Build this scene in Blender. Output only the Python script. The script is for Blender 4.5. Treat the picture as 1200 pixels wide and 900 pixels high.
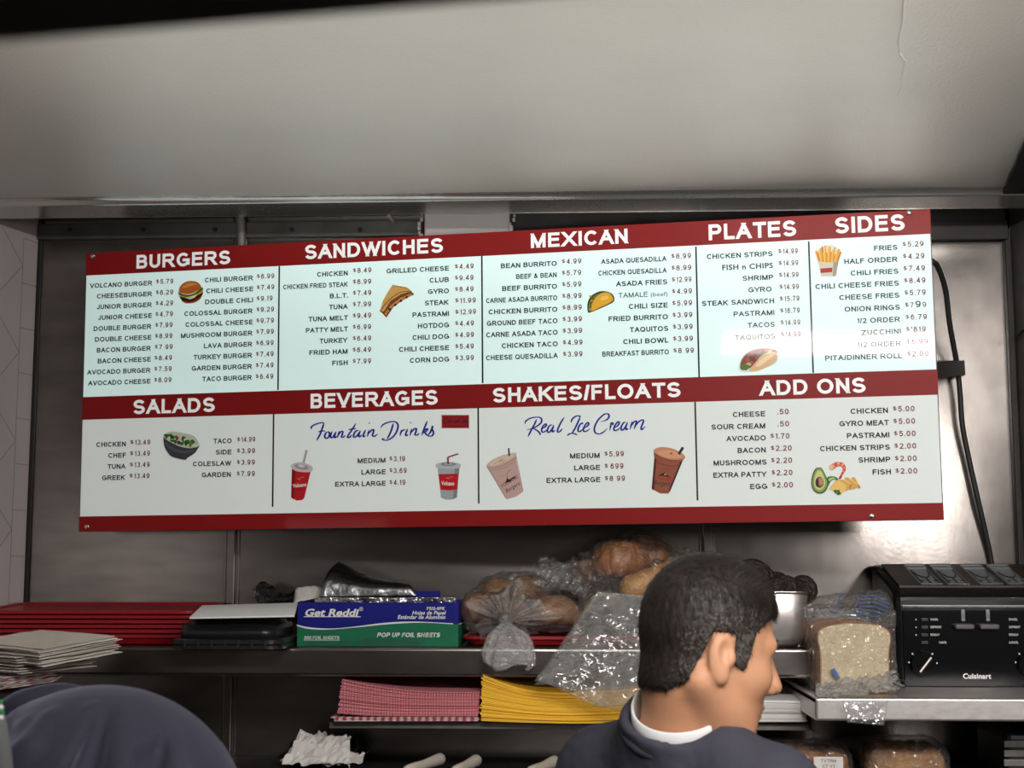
import bpy, bmesh, math, random
import numpy as np
from mathutils import Vector, Matrix

random.seed(7)
RNG = np.random.default_rng(7)
S = bpy.context.scene
COL = S.collection
for o_ in list(bpy.data.objects):
    bpy.data.objects.remove(o_)

# ------------------------------------------------------------------ camera, light, exposure
EYE = np.array((0.0, 0.0, 1.55))
PITCH, YAW, FPX = math.radians(7.0), math.radians(2.5), 1700.0
cam = bpy.data.objects.new('camera', bpy.data.cameras.new('camera'))
COL.objects.link(cam)
cam.location = EYE
cam.rotation_euler = (math.radians(90) + PITCH, 0, YAW)
cam.data.sensor_width = 36.0
cam.data.lens = 36.0 * FPX / 1200.0
cam.data.clip_start = 0.02
cam.data.dof.use_dof = True
cam.data.dof.focus_distance = 2.9
cam.data.dof.aperture_fstop = 8.0
S.camera = cam
RC = np.array(cam.rotation_euler.to_matrix())

S.view_settings.view_transform = 'Standard'
S.view_settings.look = 'None'
S.view_settings.exposure = 0.0
S.view_settings.gamma = 1.0
S.view_settings.use_curve_mapping = False

world = bpy.data.worlds.new('room_ambience')
S.world = world
world.use_nodes = True
world.node_tree.nodes['Background'].inputs[0].default_value = (1.0, 0.93, 0.88, 1)
world.node_tree.nodes['Background'].inputs[1].default_value = 0.05


def area_light(name, loc, target, sx, sy, power, color=(1, 1, 1)):
    l = bpy.data.lights.new(name, 'AREA')
    l.shape = 'RECTANGLE'
    l.size, l.size_y = sx, sy
    l.energy = power
    l.color = color
    o = bpy.data.objects.new(name, l)
    COL.objects.link(o)
    o.location = loc
    d = Vector(target) - Vector(loc)
    o.rotation_euler = d.to_track_quat('-Z', 'Y').to_euler()
    return o


# fluorescent strip over the serving area, then three unseen fill lamps
strip = area_light('fluorescent_strip_light', (0.50, 0.60, 2.262), (0.50, 3.0, 1.20), 1.28, 0.10, 50, (1.0, 0.97, 0.94))
strip.rotation_euler = (Matrix.Rotation(math.radians(-24), 3, 'Z') @ strip.rotation_euler.to_matrix()).to_euler()
up_l = area_light('ceiling_fill_light', (-0.05, 0.45, 1.60), (-0.05, 2.45, 2.43), 1.5, 0.14, 2.6, (1.0, 0.99, 0.94))  # unseen uplight added to brighten the ceiling like bounced light
up_l.data.spread = math.radians(27)
area_light('right_side_fill_light', (1.42, 0.15, 1.86), (0.80, 3.0, 1.35), 0.35, 0.30, 10, (1.0, 0.95, 0.92))  # unseen side lamp, placed to brighten the right wall and toaster shelf
area_light('left_wall_fill_light', (-1.75, 0.3, 1.58), (-0.8, 3.1, 1.5), 0.4, 0.25, 0.85, (1.0, 0.93, 0.90))  # unseen weak lamp added to lighten the lower left wall


# ------------------------------------------------------------------ helpers: camera rays, naming, meshes
def ray(px, py):
    return RC @ np.array(((px - 600) / FPX, -(py - 450) / FPX, -1.0))


def P(px, py, Y):
    """world point seen at photo pixel (px, py) on the vertical plane y = Y"""
    d = ray(px, py)
    return EYE + d * (Y / d[1])


def PZ(px, py, z):
    d = ray(px, py)
    return EYE + d * ((z - EYE[2]) / d[2])


def tag(o, label=None, cat=None, group=None, kind=None):
    if label: o['label'] = label
    if cat: o['category'] = cat
    if group: o['group'] = group
    if kind: o['kind'] = kind
    return o


def empty(name, loc, label=None, cat=None, group=None, rz=0.0):
    o = bpy.data.objects.new(name, None)
    COL.objects.link(o)
    o.location = Vector(loc)
    o.rotation_euler = (0, 0, rz)
    o.empty_display_size = 0.05
    return tag(o, label, cat, group)


def mesh_obj(name, verts, faces, mats, parent=None, smooth=False, fm=None, loc=None, world_coords=True):
    """link verts/faces as one mesh object; verts are world coordinates unless world_coords is False"""
    v = np.asarray(verts, float).reshape(-1, 3)
    if loc is None:
        loc = np.zeros(3)
        if parent is None and len(v):
            loc = np.array(((v[:, 0].min() + v[:, 0].max()) / 2, (v[:, 1].min() + v[:, 1].max()) / 2, v[:, 2].min()))
    loc = np.asarray(loc, float)
    if world_coords and parent is not None:
        M = parent_matrix(parent).inverted()
        Mn = np.array(M)
        v = v @ Mn[:3, :3].T + Mn[:3, 3]
        v = v - loc
    elif world_coords:
        v = v - loc
    me = bpy.data.meshes.new(name)
    me.from_pydata(v.tolist(), [], [tuple(int(i) for i in f) for f in faces])
    if not isinstance(mats, (list, tuple)):
        mats = [mats]
    for m in mats:
        me.materials.append(m)
    if fm is not None:
        me.polygons.foreach_set('material_index', np.asarray(fm, dtype=np.int32))
    if smooth:
        me.polygons.foreach_set('use_smooth', np.ones(len(me.polygons), dtype=bool))
    me.update()
    o = bpy.data.objects.new(name, me)
    COL.objects.link(o)
    o.location = Vector(loc)
    if parent is not None:
        o.parent = parent
    return o


def parent_matrix(o):
    m = Matrix.LocRotScale(o.location, o.rotation_euler, o.scale)
    return (parent_matrix(o.parent) @ m) if o.parent else m


class G:
    """geometry collector"""
    def __init__(self):
        self.v, self.f, self.m, self.n = [], [], [], 0

    def add(self, v, f, m=0):
        v = np.asarray(v, float).reshape(-1, 3)
        self.v.append(v)
        self.f += [tuple(int(i) + self.n for i in q) for q in f]
        self.m += [m] * len(f)
        self.n += len(v)
        return self

    def box(self, lo, hi, bev=0.0, m=0, M=None):
        lo, hi = np.minimum(lo, hi), np.maximum(lo, hi)
        bm = bmesh.new()
        bmesh.ops.create_cube(bm, size=1.0)
        for q in bm.verts:
            q.co = Vector((lo[0] + (q.co.x + .5) * (hi[0] - lo[0]), lo[1] + (q.co.y + .5) * (hi[1] - lo[1]),
                           lo[2] + (q.co.z + .5) * (hi[2] - lo[2])))
        if bev > 0:
            bmesh.ops.bevel(bm, geom=bm.edges[:] + bm.verts[:], offset=bev, segments=3, profile=0.5, affect='EDGES')
        return self.bm(bm, m, M)

    def bm(self, bm, m=0, M=None):
        bm.verts.index_update()
        v = np.array([q.co[:] for q in bm.verts])
        f = [[q.index for q in p.verts] for p in bm.faces]
        bm.free()
        if M is not None:
            v = v @ np.array(M)[:3, :3].T + np.array(M)[:3, 3]
        return self.add(v, f, m)

    def tube(self, pts, r, seg=10, m=0, caps=True):
        v, f = tube(pts, r, seg, caps)
        return self.add(v, f, m)

    def loft(self, rings, m=0, cap0=True, cap1=True, closed=True):
        v, f = loft(rings, cap0, cap1, closed)
        return self.add(v, f, m)

    def build(self, name, mats, parent=None, smooth=False):
        return mesh_obj(name, np.vstack(self.v), self.f, mats, parent, smooth, self.m)


def loft(rings, cap0=True, cap1=True, closed=True):
    rings = [np.asarray(r, float) for r in rings]
    n = len(rings[0])
    v = np.vstack(rings)
    f = []
    for i in range(len(rings) - 1):
        for j in range(n if closed else n - 1):
            k = (j + 1) % n
            f.append((i * n + j, i * n + k, (i + 1) * n + k, (i + 1) * n + j))
    if cap0: f.append(tuple(range(n - 1, -1, -1)))
    if cap1: f.append(tuple((len(rings) - 1) * n + j for j in range(n)))
    return v, f


def tube(pts, r, seg=10, caps=True):
    pts = np.asarray(pts, float)
    r = np.broadcast_to(np.asarray(r, float), (len(pts),))
    T = np.gradient(pts, axis=0)
    T /= np.linalg.norm(T, axis=1)[:, None] + 1e-12
    up = np.array((0, 0, 1.0)) if abs(T[0][2]) < .9 else np.array((0, 1.0, 0))
    rings = []
    a = np.linspace(0, 2 * np.pi, seg, endpoint=False)
    for p, t, q in zip(pts, T, r):
        s = np.cross(t, up)
        s /= np.linalg.norm(s) + 1e-12
        up = np.cross(s, t)
        rings.append(p + q * (np.cos(a)[:, None] * s + np.sin(a)[:, None] * up))
    return loft(rings, caps, caps)


def spline(pts, n=8):
    """Catmull-Rom through pts"""
    pts = np.asarray(pts, float)
    if len(pts) < 3:
        return np.array([pts[0] + (pts[-1] - pts[0]) * t for t in np.linspace(0, 1, n)])
    q = np.vstack([2 * pts[0] - pts[1], pts, 2 * pts[-1] - pts[-2]])
    out = []
    for i in range(1, len(q) - 2):
        for t in np.linspace(0, 1, n, endpoint=False):
            a, b, c, d = q[i - 1], q[i], q[i + 1], q[i + 2]
            out.append(.5 * (2 * b + (c - a) * t + (2 * a - 5 * b + 4 * c - d) * t * t + (3 * b - a - 3 * c + d) * t ** 3))
    out.append(pts[-1])
    return np.array(out)


def rrect(w, d, r, z, seg=5, cx=0.0, cy=0.0):
    out = []
    for sx, sy, a0 in ((1, 1, 0), (-1, 1, 90), (-1, -1, 180), (1, -1, 270)):
        for k in range(seg + 1):
            a = math.radians(a0 + 90 * k / seg)
            out.append((cx + sx * (w / 2 - r) + r * math.cos(a), cy + sy * (d / 2 - r) + r * math.sin(a), z))
    return np.array(out)


def xf(v, M):
    M = np.array(M)
    return np.asarray(v) @ M[:3, :3].T + M[:3, 3]


def TRS(loc=(0, 0, 0), rz=0.0, rx=0.0, ry=0.0, s=1.0):
    return Matrix.Translation(Vector(loc)) @ Matrix.Rotation(rz, 4, 'Z') @ Matrix.Rotation(ry, 4, 'Y') @ Matrix.Rotation(rx, 4, 'X') @ Matrix.Scale(s, 4)


# ---- implicit surfaces (smooth unions meshed with surface nets)
def snets(f, lo, hi, h):
    lo, hi = np.asarray(lo, float), np.asarray(hi, float)
    n = np.maximum(np.ceil((hi - lo) / h).astype(int) + 1, 3)
    ax = [lo[i] + h * np.arange(n[i]) for i in range(3)]
    k_ = 6
    nb = -(-n // k_)
    bx = [lo[i] + h * (k_ * np.arange(nb[i]) + (k_ - 1) / 2) for i in range(3)]
    Cd = f(np.stack(np.meshgrid(*bx, indexing='ij'), -1))
    near = np.abs(Cd) < k_ * h * 1.5 + .02
    up_ = lambda a: np.repeat(np.repeat(np.repeat(a, k_, 0), k_, 1), k_, 2)[:n[0], :n[1], :n[2]]
    V = np.where(up_(Cd) < 0, -1.0, 1.0).astype(np.float32)
    I0 = np.argwhere(up_(near))
    for c0 in range(0, len(I0), 400000):
        ii = I0[c0:c0 + 400000]
        V[tuple(ii.T)] = f(lo + h * ii)
    s = V < 0
    c = np.zeros(tuple(n - 1), int)
    for dx in (0, 1):
        for dy in (0, 1):
            for dz in (0, 1):
                c += s[dx:n[0] - 1 + dx, dy:n[1] - 1 + dy, dz:n[2] - 1 + dz]
    act = (c > 0) & (c < 8)
    idx = -np.ones(tuple(n - 1), int)
    I = np.argwhere(act)
    idx[act] = np.arange(len(I))
    acc, cnt = np.zeros((len(I), 3)), np.zeros(len(I))
    corners = [(a, b, d) for a in (0, 1) for b in (0, 1) for d in (0, 1)]
    for a in corners:
        for k in range(3):
            if a[k]: continue
            b = list(a); b[k] = 1
            va = V[I[:, 0] + a[0], I[:, 1] + a[1], I[:, 2] + a[2]]
            vb = V[I[:, 0] + b[0], I[:, 1] + b[1], I[:, 2] + b[2]]
            x = (va < 0) != (vb < 0)
            t = np.where(x, va / np.where(x, va - vb, 1), 0)
            p = np.array(a, float)[None] + t[:, None] * (np.array(b, float) - np.array(a, float))[None]
            acc += np.where(x[:, None], p, 0)
            cnt += x
    verts = lo + h * (I + acc / np.maximum(cnt, 1)[:, None])
    F = []
    for k in range(3):
        i1, i2 = (k + 1) % 3, (k + 2) % 3
        sl0 = [slice(None)] * 3; sl1 = [slice(None)] * 3
        sl0[k] = slice(0, n[k] - 1); sl1[k] = slice(1, n[k])
        A, B = s[tuple(sl0)], s[tuple(sl1)]
        D = np.argwhere(A != B)
        D = D[(D[:, i1] > 0) & (D[:, i2] > 0) & (D[:, i1] < n[i1] - 1) & (D[:, i2] < n[i2] - 1)]
        if not len(D): continue
        e1 = np.zeros(3, int); e1[i1] = 1
        e2 = np.zeros(3, int); e2[i2] = 1
        q = [idx[tuple((D - o).T)] for o in (e1 + e2, e2, 0 * e1, e1)]
        q = np.stack(q, 1)
        flip = ~A[tuple(D.T)]
        q[flip] = q[flip][:, ::-1]
        F.append(q)
    F = np.vstack(F)
    # one relaxation step onto the surface
    e = h * .3
    for _ in range(1):
        g = np.stack([(f(verts + np.eye(3)[k] * e) - f(verts - np.eye(3)[k] * e)) / (2 * e) for k in range(3)], -1)
        d = f(verts)
        st = np.clip(d / (np.sum(g * g, -1) + 1e-9), -h, h)
        verts = verts - g * st[:, None]
    return verts, F


def smin(a, b, k):
    h = np.clip(.5 + .5 * (b - a) / k, 0, 1)
    return b * (1 - h) + a * h - k * h * (1 - h)


def smax(a, b, k):
    return -smin(-a, -b, k)


def ell(p, c, r, R=None):
    q = p - np.asarray(c)
    if R is not None: q = q @ np.asarray(R)
    r = np.asarray(r, float)
    k0 = np.linalg.norm(q / r, axis=-1)
    k1 = np.linalg.norm(q / (r * r), axis=-1) + 1e-9
    return k0 * (k0 - 1) / k1


def cap(p, a, b, ra, rb=None):
    rb = ra if rb is None else rb
    a, b = np.asarray(a, float), np.asarray(b, float)
    ba = b - a
    t = np.clip(((p - a) @ ba) / (ba @ ba), 0, 1)
    return np.linalg.norm(p - a - t[..., None] * ba, axis=-1) - (ra + (rb - ra) * t)


_cr = np.random.default_rng(3)
_CD = _cr.normal(size=(24, 3)); _CD /= np.linalg.norm(_CD, axis=1)[:, None]
_CP = _cr.uniform(0, 6.28, 24)


def wobble(p, lam, k0=0, n=4):
    s = 0
    for k in range(k0, k0 + n):
        s = s + np.sin(p @ _CD[k % 24] * (6.283 / lam) * (1 + .13 * k) + _CP[k % 24])
    return s / n


def crumple(p, lam, k0=0, n=5):
    """creased folds: sum of triangle waves along random, warped directions, about 0..1"""
    s = 0
    w = wobble(p, lam * 2.1, 17, 3)
    for k in range(k0, k0 + n):
        t = p @ _CD[k % 24] / lam * (1 + .17 * (k - k0)) + _CP[k % 24] + .55 * w
        s = s + np.abs(t - np.floor(t) - .5) * 2
    return s / n


# ------------------------------------------------------------------ materials
def nodes(m):
    m.use_nodes = True
    return m.node_tree, m.node_tree.nodes['Principled BSDF']


def mat(name, col, rough=.5, metal=0.0, spec=.5, emit=0.0, noise=None, bump=None, coat=0.0, aniso=None):
    """noise = (scale, second colour, contrast, stretch xyz); bump = (scale, strength, distance)"""
    m = bpy.data.materials.new(name)
    nt, b = nodes(m)
    c = (*col, 1)
    b.inputs['Base Color'].default_value = c
    b.inputs['Roughness'].default_value = rough
    b.inputs['Metallic'].default_value = metal
    b.inputs['Specular IOR Level'].default_value = spec
    b.inputs['Coat Weight'].default_value = coat
    if emit:
        b.inputs['Emission Color'].default_value = c
        b.inputs['Emission Strength'].default_value = emit
    if noise or bump:
        tc = nt.nodes.new('ShaderNodeTexCoord')
    if noise:
        mp = nt.nodes.new('ShaderNodeMapping')
        mp.inputs['Scale'].default_value = noise[3] if len(noise) > 3 else (1, 1, 1)
        nt.links.new(tc.outputs['Object'], mp.inputs['Vector'])
        n = nt.nodes.new('ShaderNodeTexNoise')
        n.inputs['Scale'].default_value = noise[0]
        n.inputs['Detail'].default_value = 6
        nt.links.new(mp.outputs[0], n.inputs['Vector'])
        r = nt.nodes.new('ShaderNodeMapRange')
        w = noise[2]
        r.inputs['From Min'].default_value = .5 - w
        r.inputs['From Max'].default_value = .5 + w
        nt.links.new(n.outputs['Fac'], r.inputs['Value'])
        mx = nt.nodes.new('ShaderNodeMix')
        mx.data_type = 'RGBA'
        mx.inputs['A'].default_value = c
        mx.inputs['B'].default_value = (*noise[1], 1)
        nt.links.new(r.outputs[0], mx.inputs['Factor'])
        nt.links.new(mx.outputs['Result'], b.inputs['Base Color'])
    if bump:
        n2 = nt.nodes.new('ShaderNodeTexNoise')
        n2.inputs['Scale'].default_value = bump[0]
        n2.inputs['Detail'].default_value = 5
        nt.links.new(tc.outputs['Object'], n2.inputs['Vector'])
        bp = nt.nodes.new('ShaderNodeBump')
        bp.inputs['Strength'].default_value = bump[1]
        bp.inputs['Distance'].default_value = bump[2]
        nt.links.new(n2.outputs['Fac'], bp.inputs['Height'])
        nt.links.new(bp.outputs[0], b.inputs['Normal'])
    return m


def srgb(r, g, b):
    f = lambda c: (c / 255 / 12.92) if c / 255 <= .04045 else ((c / 255 + .055) / 1.055) ** 2.4
    return (f(r), f(g), f(b))


def film(name, tint=(.97, .97, .97), haze=.04, gloss=.6, rough=.09, bscale=40, bstr=.75):
    """thin clear plastic: mostly see-through, glossy on creases, a little milky"""
    m = bpy.data.materials.new(name)
    m.use_nodes = True
    nt = m.node_tree
    nt.nodes.clear()
    out = nt.nodes.new('ShaderNodeOutputMaterial')
    tr = nt.nodes.new('ShaderNodeBsdfTransparent'); tr.inputs[0].default_value = (*tint, 1)
    gl = nt.nodes.new('ShaderNodeBsdfGlossy'); gl.inputs['Roughness'].default_value = rough
    df = nt.nodes.new('ShaderNodeBsdfDiffuse'); df.inputs[0].default_value = (.85, .85, .85, 1)
    lw = nt.nodes.new('ShaderNodeLayerWeight'); lw.inputs['Blend'].default_value = .35
    tc = nt.nodes.new('ShaderNodeTexCoord')
    vo = nt.nodes.new('ShaderNodeTexVoronoi'); vo.feature = 'DISTANCE_TO_EDGE'; vo.inputs['Scale'].default_value = bscale
    nz = nt.nodes.new('ShaderNodeTexNoise'); nz.inputs['Scale'].default_value = bscale * .6; nz.inputs['Detail'].default_value = 3
    mixv = nt.nodes.new('ShaderNodeMix'); mixv.data_type = 'VECTOR'; mixv.inputs['Factor'].default_value = .12
    nt.links.new(tc.outputs['Object'], nz.inputs['Vector'])
    nt.links.new(tc.outputs['Object'], mixv.inputs['A'])
    nt.links.new(nz.outputs['Color'], mixv.inputs['B'])
    nt.links.new(mixv.outputs['Result'], vo.inputs['Vector'])
    bp = nt.nodes.new('ShaderNodeBump'); bp.inputs['Strength'].default_value = bstr; bp.inputs['Distance'].default_value = .01
    ad = nt.nodes.new('ShaderNodeMath'); ad.operation = 'ADD'
    nt.links.new(vo.outputs['Distance'], ad.inputs[0]); nt.links.new(nz.outputs['Fac'], ad.inputs[1])
    nt.links.new(ad.outputs[0], bp.inputs['Height'])
    nt.links.new(bp.outputs[0], gl.inputs['Normal']); nt.links.new(bp.outputs[0], lw.inputs['Normal'])
    m1 = nt.nodes.new('ShaderNodeMixShader'); m2 = nt.nodes.new('ShaderNodeMixShader')
    mr = nt.nodes.new('ShaderNodeMapRange'); mr.inputs['To Min'].default_value = .06; mr.inputs['To Max'].default_value = gloss
    nt.links.new(lw.outputs['Facing'], mr.inputs['Value'])
    nt.links.new(mr.outputs[0], m1.inputs[0])
    m2.inputs[0].default_value = haze
    nt.links.new(tr.outputs[0], m2.inputs[1]); nt.links.new(df.outputs[0], m2.inputs[2])
    nt.links.new(m2.outputs[0], m1.inputs[1]); nt.links.new(gl.outputs[0], m1.inputs[2])
    nt.links.new(m1.outputs[0], out.inputs['Surface'])
    return m


M = {}
M['steel'] = mat('brushed_steel', (.29, .26, .24), .27, 1.0, noise=(9, (.21, .187, .172), .22, (1, 1, 4)), bump=(60, .02, .004))
M['steel_mottled'] = mat('scuffed_steel_panel', (.33, .30, .278), .20, .9, noise=(22, (.22, .20, .185), .22, (1, 1, .6)), bump=(120, .02, .003))
M['steel_dull'] = mat('dull_steel', (.22, .21, .20), .5, .8, noise=(14, (.16, .15, .145), .2, (3, 1, 1)))
M['steel_shiny'] = mat('polished_steel', (.66, .62, .60), .36, .8, noise=(30, (.56, .52, .50), .25), bump=(60, .06, .006))
M['dark_metal'] = mat('grimy_dark_metal', (.035, .032, .03), .55, .6, noise=(12, (.02, .018, .017), .2))
M['black_void'] = mat('black_gap', (.006, .006, .006), .8)
M['ceiling'] = mat('glossy_cream_paint', (.65, .62, .57), .25, 0, .6, noise=(3, (.58, .55, .50), .25), bump=(240, .16, .01))
M['ceiling_edge'] = mat('enamelled_ceiling_edge', (.66, .66, .64), .20, .85, .8)
M['patch'] = mat('grey_white_plaster', (.42, .39, .38), .7, 0, bump=(40, .2, .01))
M['black_plastic'] = mat('black_plastic', (.012, .012, .013), .38, 0, .5)
M['toaster_black'] = mat('toaster_black_lacquer', (.005, .005, .005), .22, 0, .25)
M['black_gloss'] = mat('black_gloss', (.004, .004, .005), .14, 0, .3)
M['black_rubber'] = mat('black_rubber', (.012, .012, .012), .6)
M['chrome'] = mat('chrome', (.8, .8, .8), .12, 1)
M['white_paint'] = mat('white_marking', (.8, .8, .78), .5)
M['red_plastic'] = mat('red_plastic', (.33, .008, .016), .4, 0, .5, noise=(6, (.27, .006, .012), .25))
M['white_paper'] = mat('white_paper', (.78, .76, .72), .7, noise=(9, (.68, .65, .61), .25))
M['white_board'] = mat('white_card', (.82, .81, .80), .6)
M['cream_paper'] = mat('cream_paper', (.66, .60, .52), .8, noise=(9, (.54, .48, .41), .25))
M['foil'] = mat('aluminium_foil', (.55, .55, .56), .2, 1, noise=(8, (.45, .45, .46), .2), bump=(30, .5, .02))
M['foil_dark'] = mat('aluminium_foil_dull_side', (.42, .42, .43), .3, 1, bump=(20, .4, .02))
M['crust'] = mat('bun_crust', (.42, .17, .05), .42, 0, .5, noise=(9, (.27, .09, .025), .25), bump=(90, .1, .01))
M['bun_pale'] = mat('pale_bun', (.66, .45, .24), .55, 0, .4, noise=(7, (.50, .28, .12), .25), bump=(80, .12, .01))
M['bun_brown'] = mat('roll_crust', (.36, .19, .09), .5, 0, .4, noise=(26, (.22, .10, .04), .25), bump=(120, .25, .01))
M['crumb'] = mat('bread_crumb', (.72, .60, .40), .85, 0, .2, noise=(60, (.60, .47, .28), .25), bump=(220, .5, .01))
M['loaf_crust'] = mat('loaf_crust', (.40, .17, .05), .6, 0, .3, noise=(20, (.26, .10, .03), .25), bump=(60, .3, .01))
M['film'] = film('clear_bag_film')
M['film_milky'] = film('milky_bag_film', haze=.16, gloss=.65)
M['film_gather'] = film('gathered_bag_film', haze=.12, gloss=.8, bscale=30, bstr=.4)
M['film_clean'] = film('thin_clear_film', haze=.05, gloss=.38, bscale=28, bstr=.5)
M['avocado'] = mat('avocado_skin', (.018, .012, .010), .45, 0, .5, noise=(60, (.05, .032, .022), .2), bump=(110, .9, .02))
M['navy'] = mat('navy_wool', (.052, .052, .070), .85, 0, .2, bump=(400, .2, .004))
M['navy_jersey'] = mat('navy_jersey', (.030, .030, .047), .8, 0, .2, bump=(500, .15, .004))
for m_, sh_ in ((M['navy_jersey'], .42),):
    b_ = m_.node_tree.nodes['Principled BSDF']
    b_.inputs['Sheen Weight'].default_value = sh_
    b_.inputs['Sheen Roughness'].default_value = .4
    b_.inputs['Sheen Tint'].default_value = (.6, .6, .8, 1)
M['shirt'] = mat('white_shirt', (.80, .80, .80), .75)
M['skin'] = mat('skin', (.60, .31, .18), .5, 0, .35, noise=(16, (.53, .255, .14), .25), bump=(140, .08, .004))
M['hair'] = mat('dark_hair', (.010, .007, .006), .55, 0, .35, noise=(30, (.022, .016, .013), .2, (1, 1, 1)))
M['hair_grey'] = mat('greying_hair', (.10, .086, .076), .6, 0, .3, noise=(60, (.04, .034, .03), .15))
M['trouser'] = mat('dark_trousers', (.012, .012, .014), .85)
M['shoe'] = mat('black_shoe', (.01, .01, .01), .35)
M['eye_white'] = mat('eye_white', (.75, .72, .70), .2)


# ------------------------------------------------------------------ the setting
WY = 3.10                                     # back wall plane
SHELF_Y = 2.80                                # front edge of the long shelf
SHELF_Z = float(P(500, 759, SHELF_Y)[2])
CY0 = 2.79
CEIL_Z = float(P(600, 226.5, CY0)[2])
LIP_Y = 2.835


def struct(o):
    o['kind'] = 'structure'
    return o


def build_shell():
    global LIP_Y
    xl, xr = P(40, 450, WY)[0], P(1190, 450, WY)[0]
    # back wall: three steel sheets in one structure
    g = G()
    xa, xb = P(272, 640, WY)[0], P(829, 640, WY)[0]
    g.box((xl - .02, WY, 0), (xa - .002, WY + .03, 2.75), 0, 0)
    g.box((xa + .002, WY, 0), (xb - .002, WY + .03, 2.75), 0, 0)
    g.box((xb + .002, WY, 0), (xr + .03, WY + .03, 2.75), 0, 1)
    struct(g.build('wall_back', [M['steel'], M['steel_mottled']]))
    for n, x in (('trim_1', xa), ('trim_2', xb)):
        g = G()
        g.box((x - .011, WY - .012, .9), (x + .011, WY, 2.36), .004)
        g.box((x - .017, WY - .004, .9), (x + .017, WY, 2.36), .001)
        struct(g.build(n, M['steel'], smooth=False))
    # rail along the top of the sheets with dark holes, and dark strips painting in the shaded recess above
    zt, zb = P(200, 263, WY)[2], P(200, 281, WY)[2]
    g = G()
    g.box((xl, WY - .018, zb), (P(497, 270, WY)[0], WY, zt), .002, 0)
    for px in (82, 168, 252, 342, 422):
        c = P(px, 269, WY - .018)
        bm = bmesh.new()
        bmesh.ops.create_cone(bm, cap_ends=True, segments=16, radius1=.0055, radius2=.005, depth=.004)
        g.bm(bm, 1, Matrix.Translation(Vector((c[0], WY - .019, c[2]))) @ Matrix.Rotation(math.radians(90), 4, 'X'))
    struct(g.build('trim_3', [M['dark_rail'], M['black_void']]))
    g = G()
    g.box((xl, WY - .012, zt + .012), (P(497, 270, WY)[0], WY, zt + .05), 0, 0)
    g.box((P(598, 270, WY)[0], WY - .02, zb), (xr, WY, zt + .05), .002, 0)
    g.box((P(1080, 270, WY)[0], WY - .03, P(1130, 284, WY)[2]), (xr - .01, WY - .018, P(1130, 262, WY)[2]), .002, 0)
    struct(g.build('trim_4', [M['dark_metal']]))
    # plaster block left between the two dark gaps
    g = G()
    a, b = P(497, 290, WY - .05), P(597, 247, WY - .05)
    rough = []
    g.box((a[0], WY - .05, a[2] - .05), (b[0], WY, b[2] + .05), .004)
    struct(g.build('trim_5', [M['patch']]))
    # ragged plaster edges on both sides of the block and a torn flap at the ceiling lip
    g = G()
    for px in (494, 600):
        for k in range(9):
            c = P(px + random.uniform(-3, 3), 248 + 5 * k, WY - .052)
            s = random.uniform(.002, .005)
            g.box(c - s, c + s * np.array((1, 1, 1.6)), s * .4)
    struct(g.build('trim_6', [M['patch']]))
    # ceiling: flat sheet that rolls down in a small cove and stops short of the wall
    prof = [(-.6, CEIL_Z + .02), (0.6, CEIL_Z + .012), (2.0, CEIL_Z + .004), (2.60, CEIL_Z + .001), (CY0 - .01, CEIL_Z)]
    R_ = .028
    for t in np.linspace(0, 1, 11):
        a = t * math.radians(42)
        prof.append((CY0 + R_ * math.sin(a), CEIL_Z - R_ * (1 - math.cos(a))))
    y0_, z0_ = prof[-1]
    c42, s42 = math.cos(math.radians(42)), math.sin(math.radians(42))
    for t in np.linspace(.15, 1, 7):
        a = math.radians(42 * (1 - t))
        prof.append((y0_ + .010 * (s42 - math.sin(a)), z0_ - .010 * (math.cos(a) - c42)))
    zl = prof[-1][1] - .001
    LIP_Y = EYE[1] + (zl - EYE[2]) * (ray(600, 250)[1] / ray(600, 250)[2])
    prof.append((LIP_Y - .01, zl + .0005))
    prof.append((LIP_Y, zl))
    prof = np.array(prof)
    X0, X1 = -1.9, 1.9
    nx = 40
    rings = []
    full = np.vstack([prof, [(LIP_Y + .006, zl + .001)], np.stack([prof[::-1][:, 0] + .006, prof[::-1][:, 1] + .05], 1)])
    for x in np.linspace(X0, X1, nx):
        rr = np.array([(x, y, z) for y, z in full])
        rings.append(rr)
    v, f = loft(rings)
    fm = [1 if all(CY0 - .013 < v[q][1] < LIP_Y + .002 for q in p_) and len(p_) == 4 else 0 for p_ in f]
    struct(mesh_obj('ceiling', v, f, [M['ceiling'], M['ceiling_edge']], smooth=True, fm=fm))
    # hairline cracks / ridge in the ceiling paint
    g = G()
    pts = [PZ(x, y, CEIL_Z + .004) for x, y in ((1060, -5), (1058, 25), (1055, 58), (1060, 75), (1054, 110), (1052, 140))]
    pts = spline(pts, 6)
    pts[:, :2] += RNG.normal(0, .0012, (len(pts), 2))
    g.tube(pts, .0018, 6)
    struct(g.build('trim_7', [M['ceiling']]))
    # torn strip of sheet hanging at the ceiling lip
    g = G()
    pa = [P(454, 246, LIP_Y), P(466, 262, LIP_Y + .01), P(462, 262, LIP_Y + .012), P(448, 247, LIP_Y)]
    g.add(pa + [q + np.array((0, .002, 0)) for q in pa], [(0, 1, 2, 3), (7, 6, 5, 4), (0, 4, 5, 1), (1, 5, 6, 2), (2, 6, 7, 3), (3, 7, 4, 0)])
    q = P(474, 249, LIP_Y)
    g.box(q - .002, q + np.array((.02, .003, .004)), .001)
    struct(g.build('trim_8', [M['dark_rail']]))
    # left tiled wall, splayed outwards
    g = G()
    b0 = P(47, 260, WY - .005)
    dirv = np.array((-.26, -.966, 0))
    nrm = np.array((.966, -.26, 0))
    n0 = np.array((b0[0], b0[1], 0))
    L = 1.3
    v = [n0, n0 + dirv * L, n0 + dirv * L - nrm * .05, n0 - nrm * .05]
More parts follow.
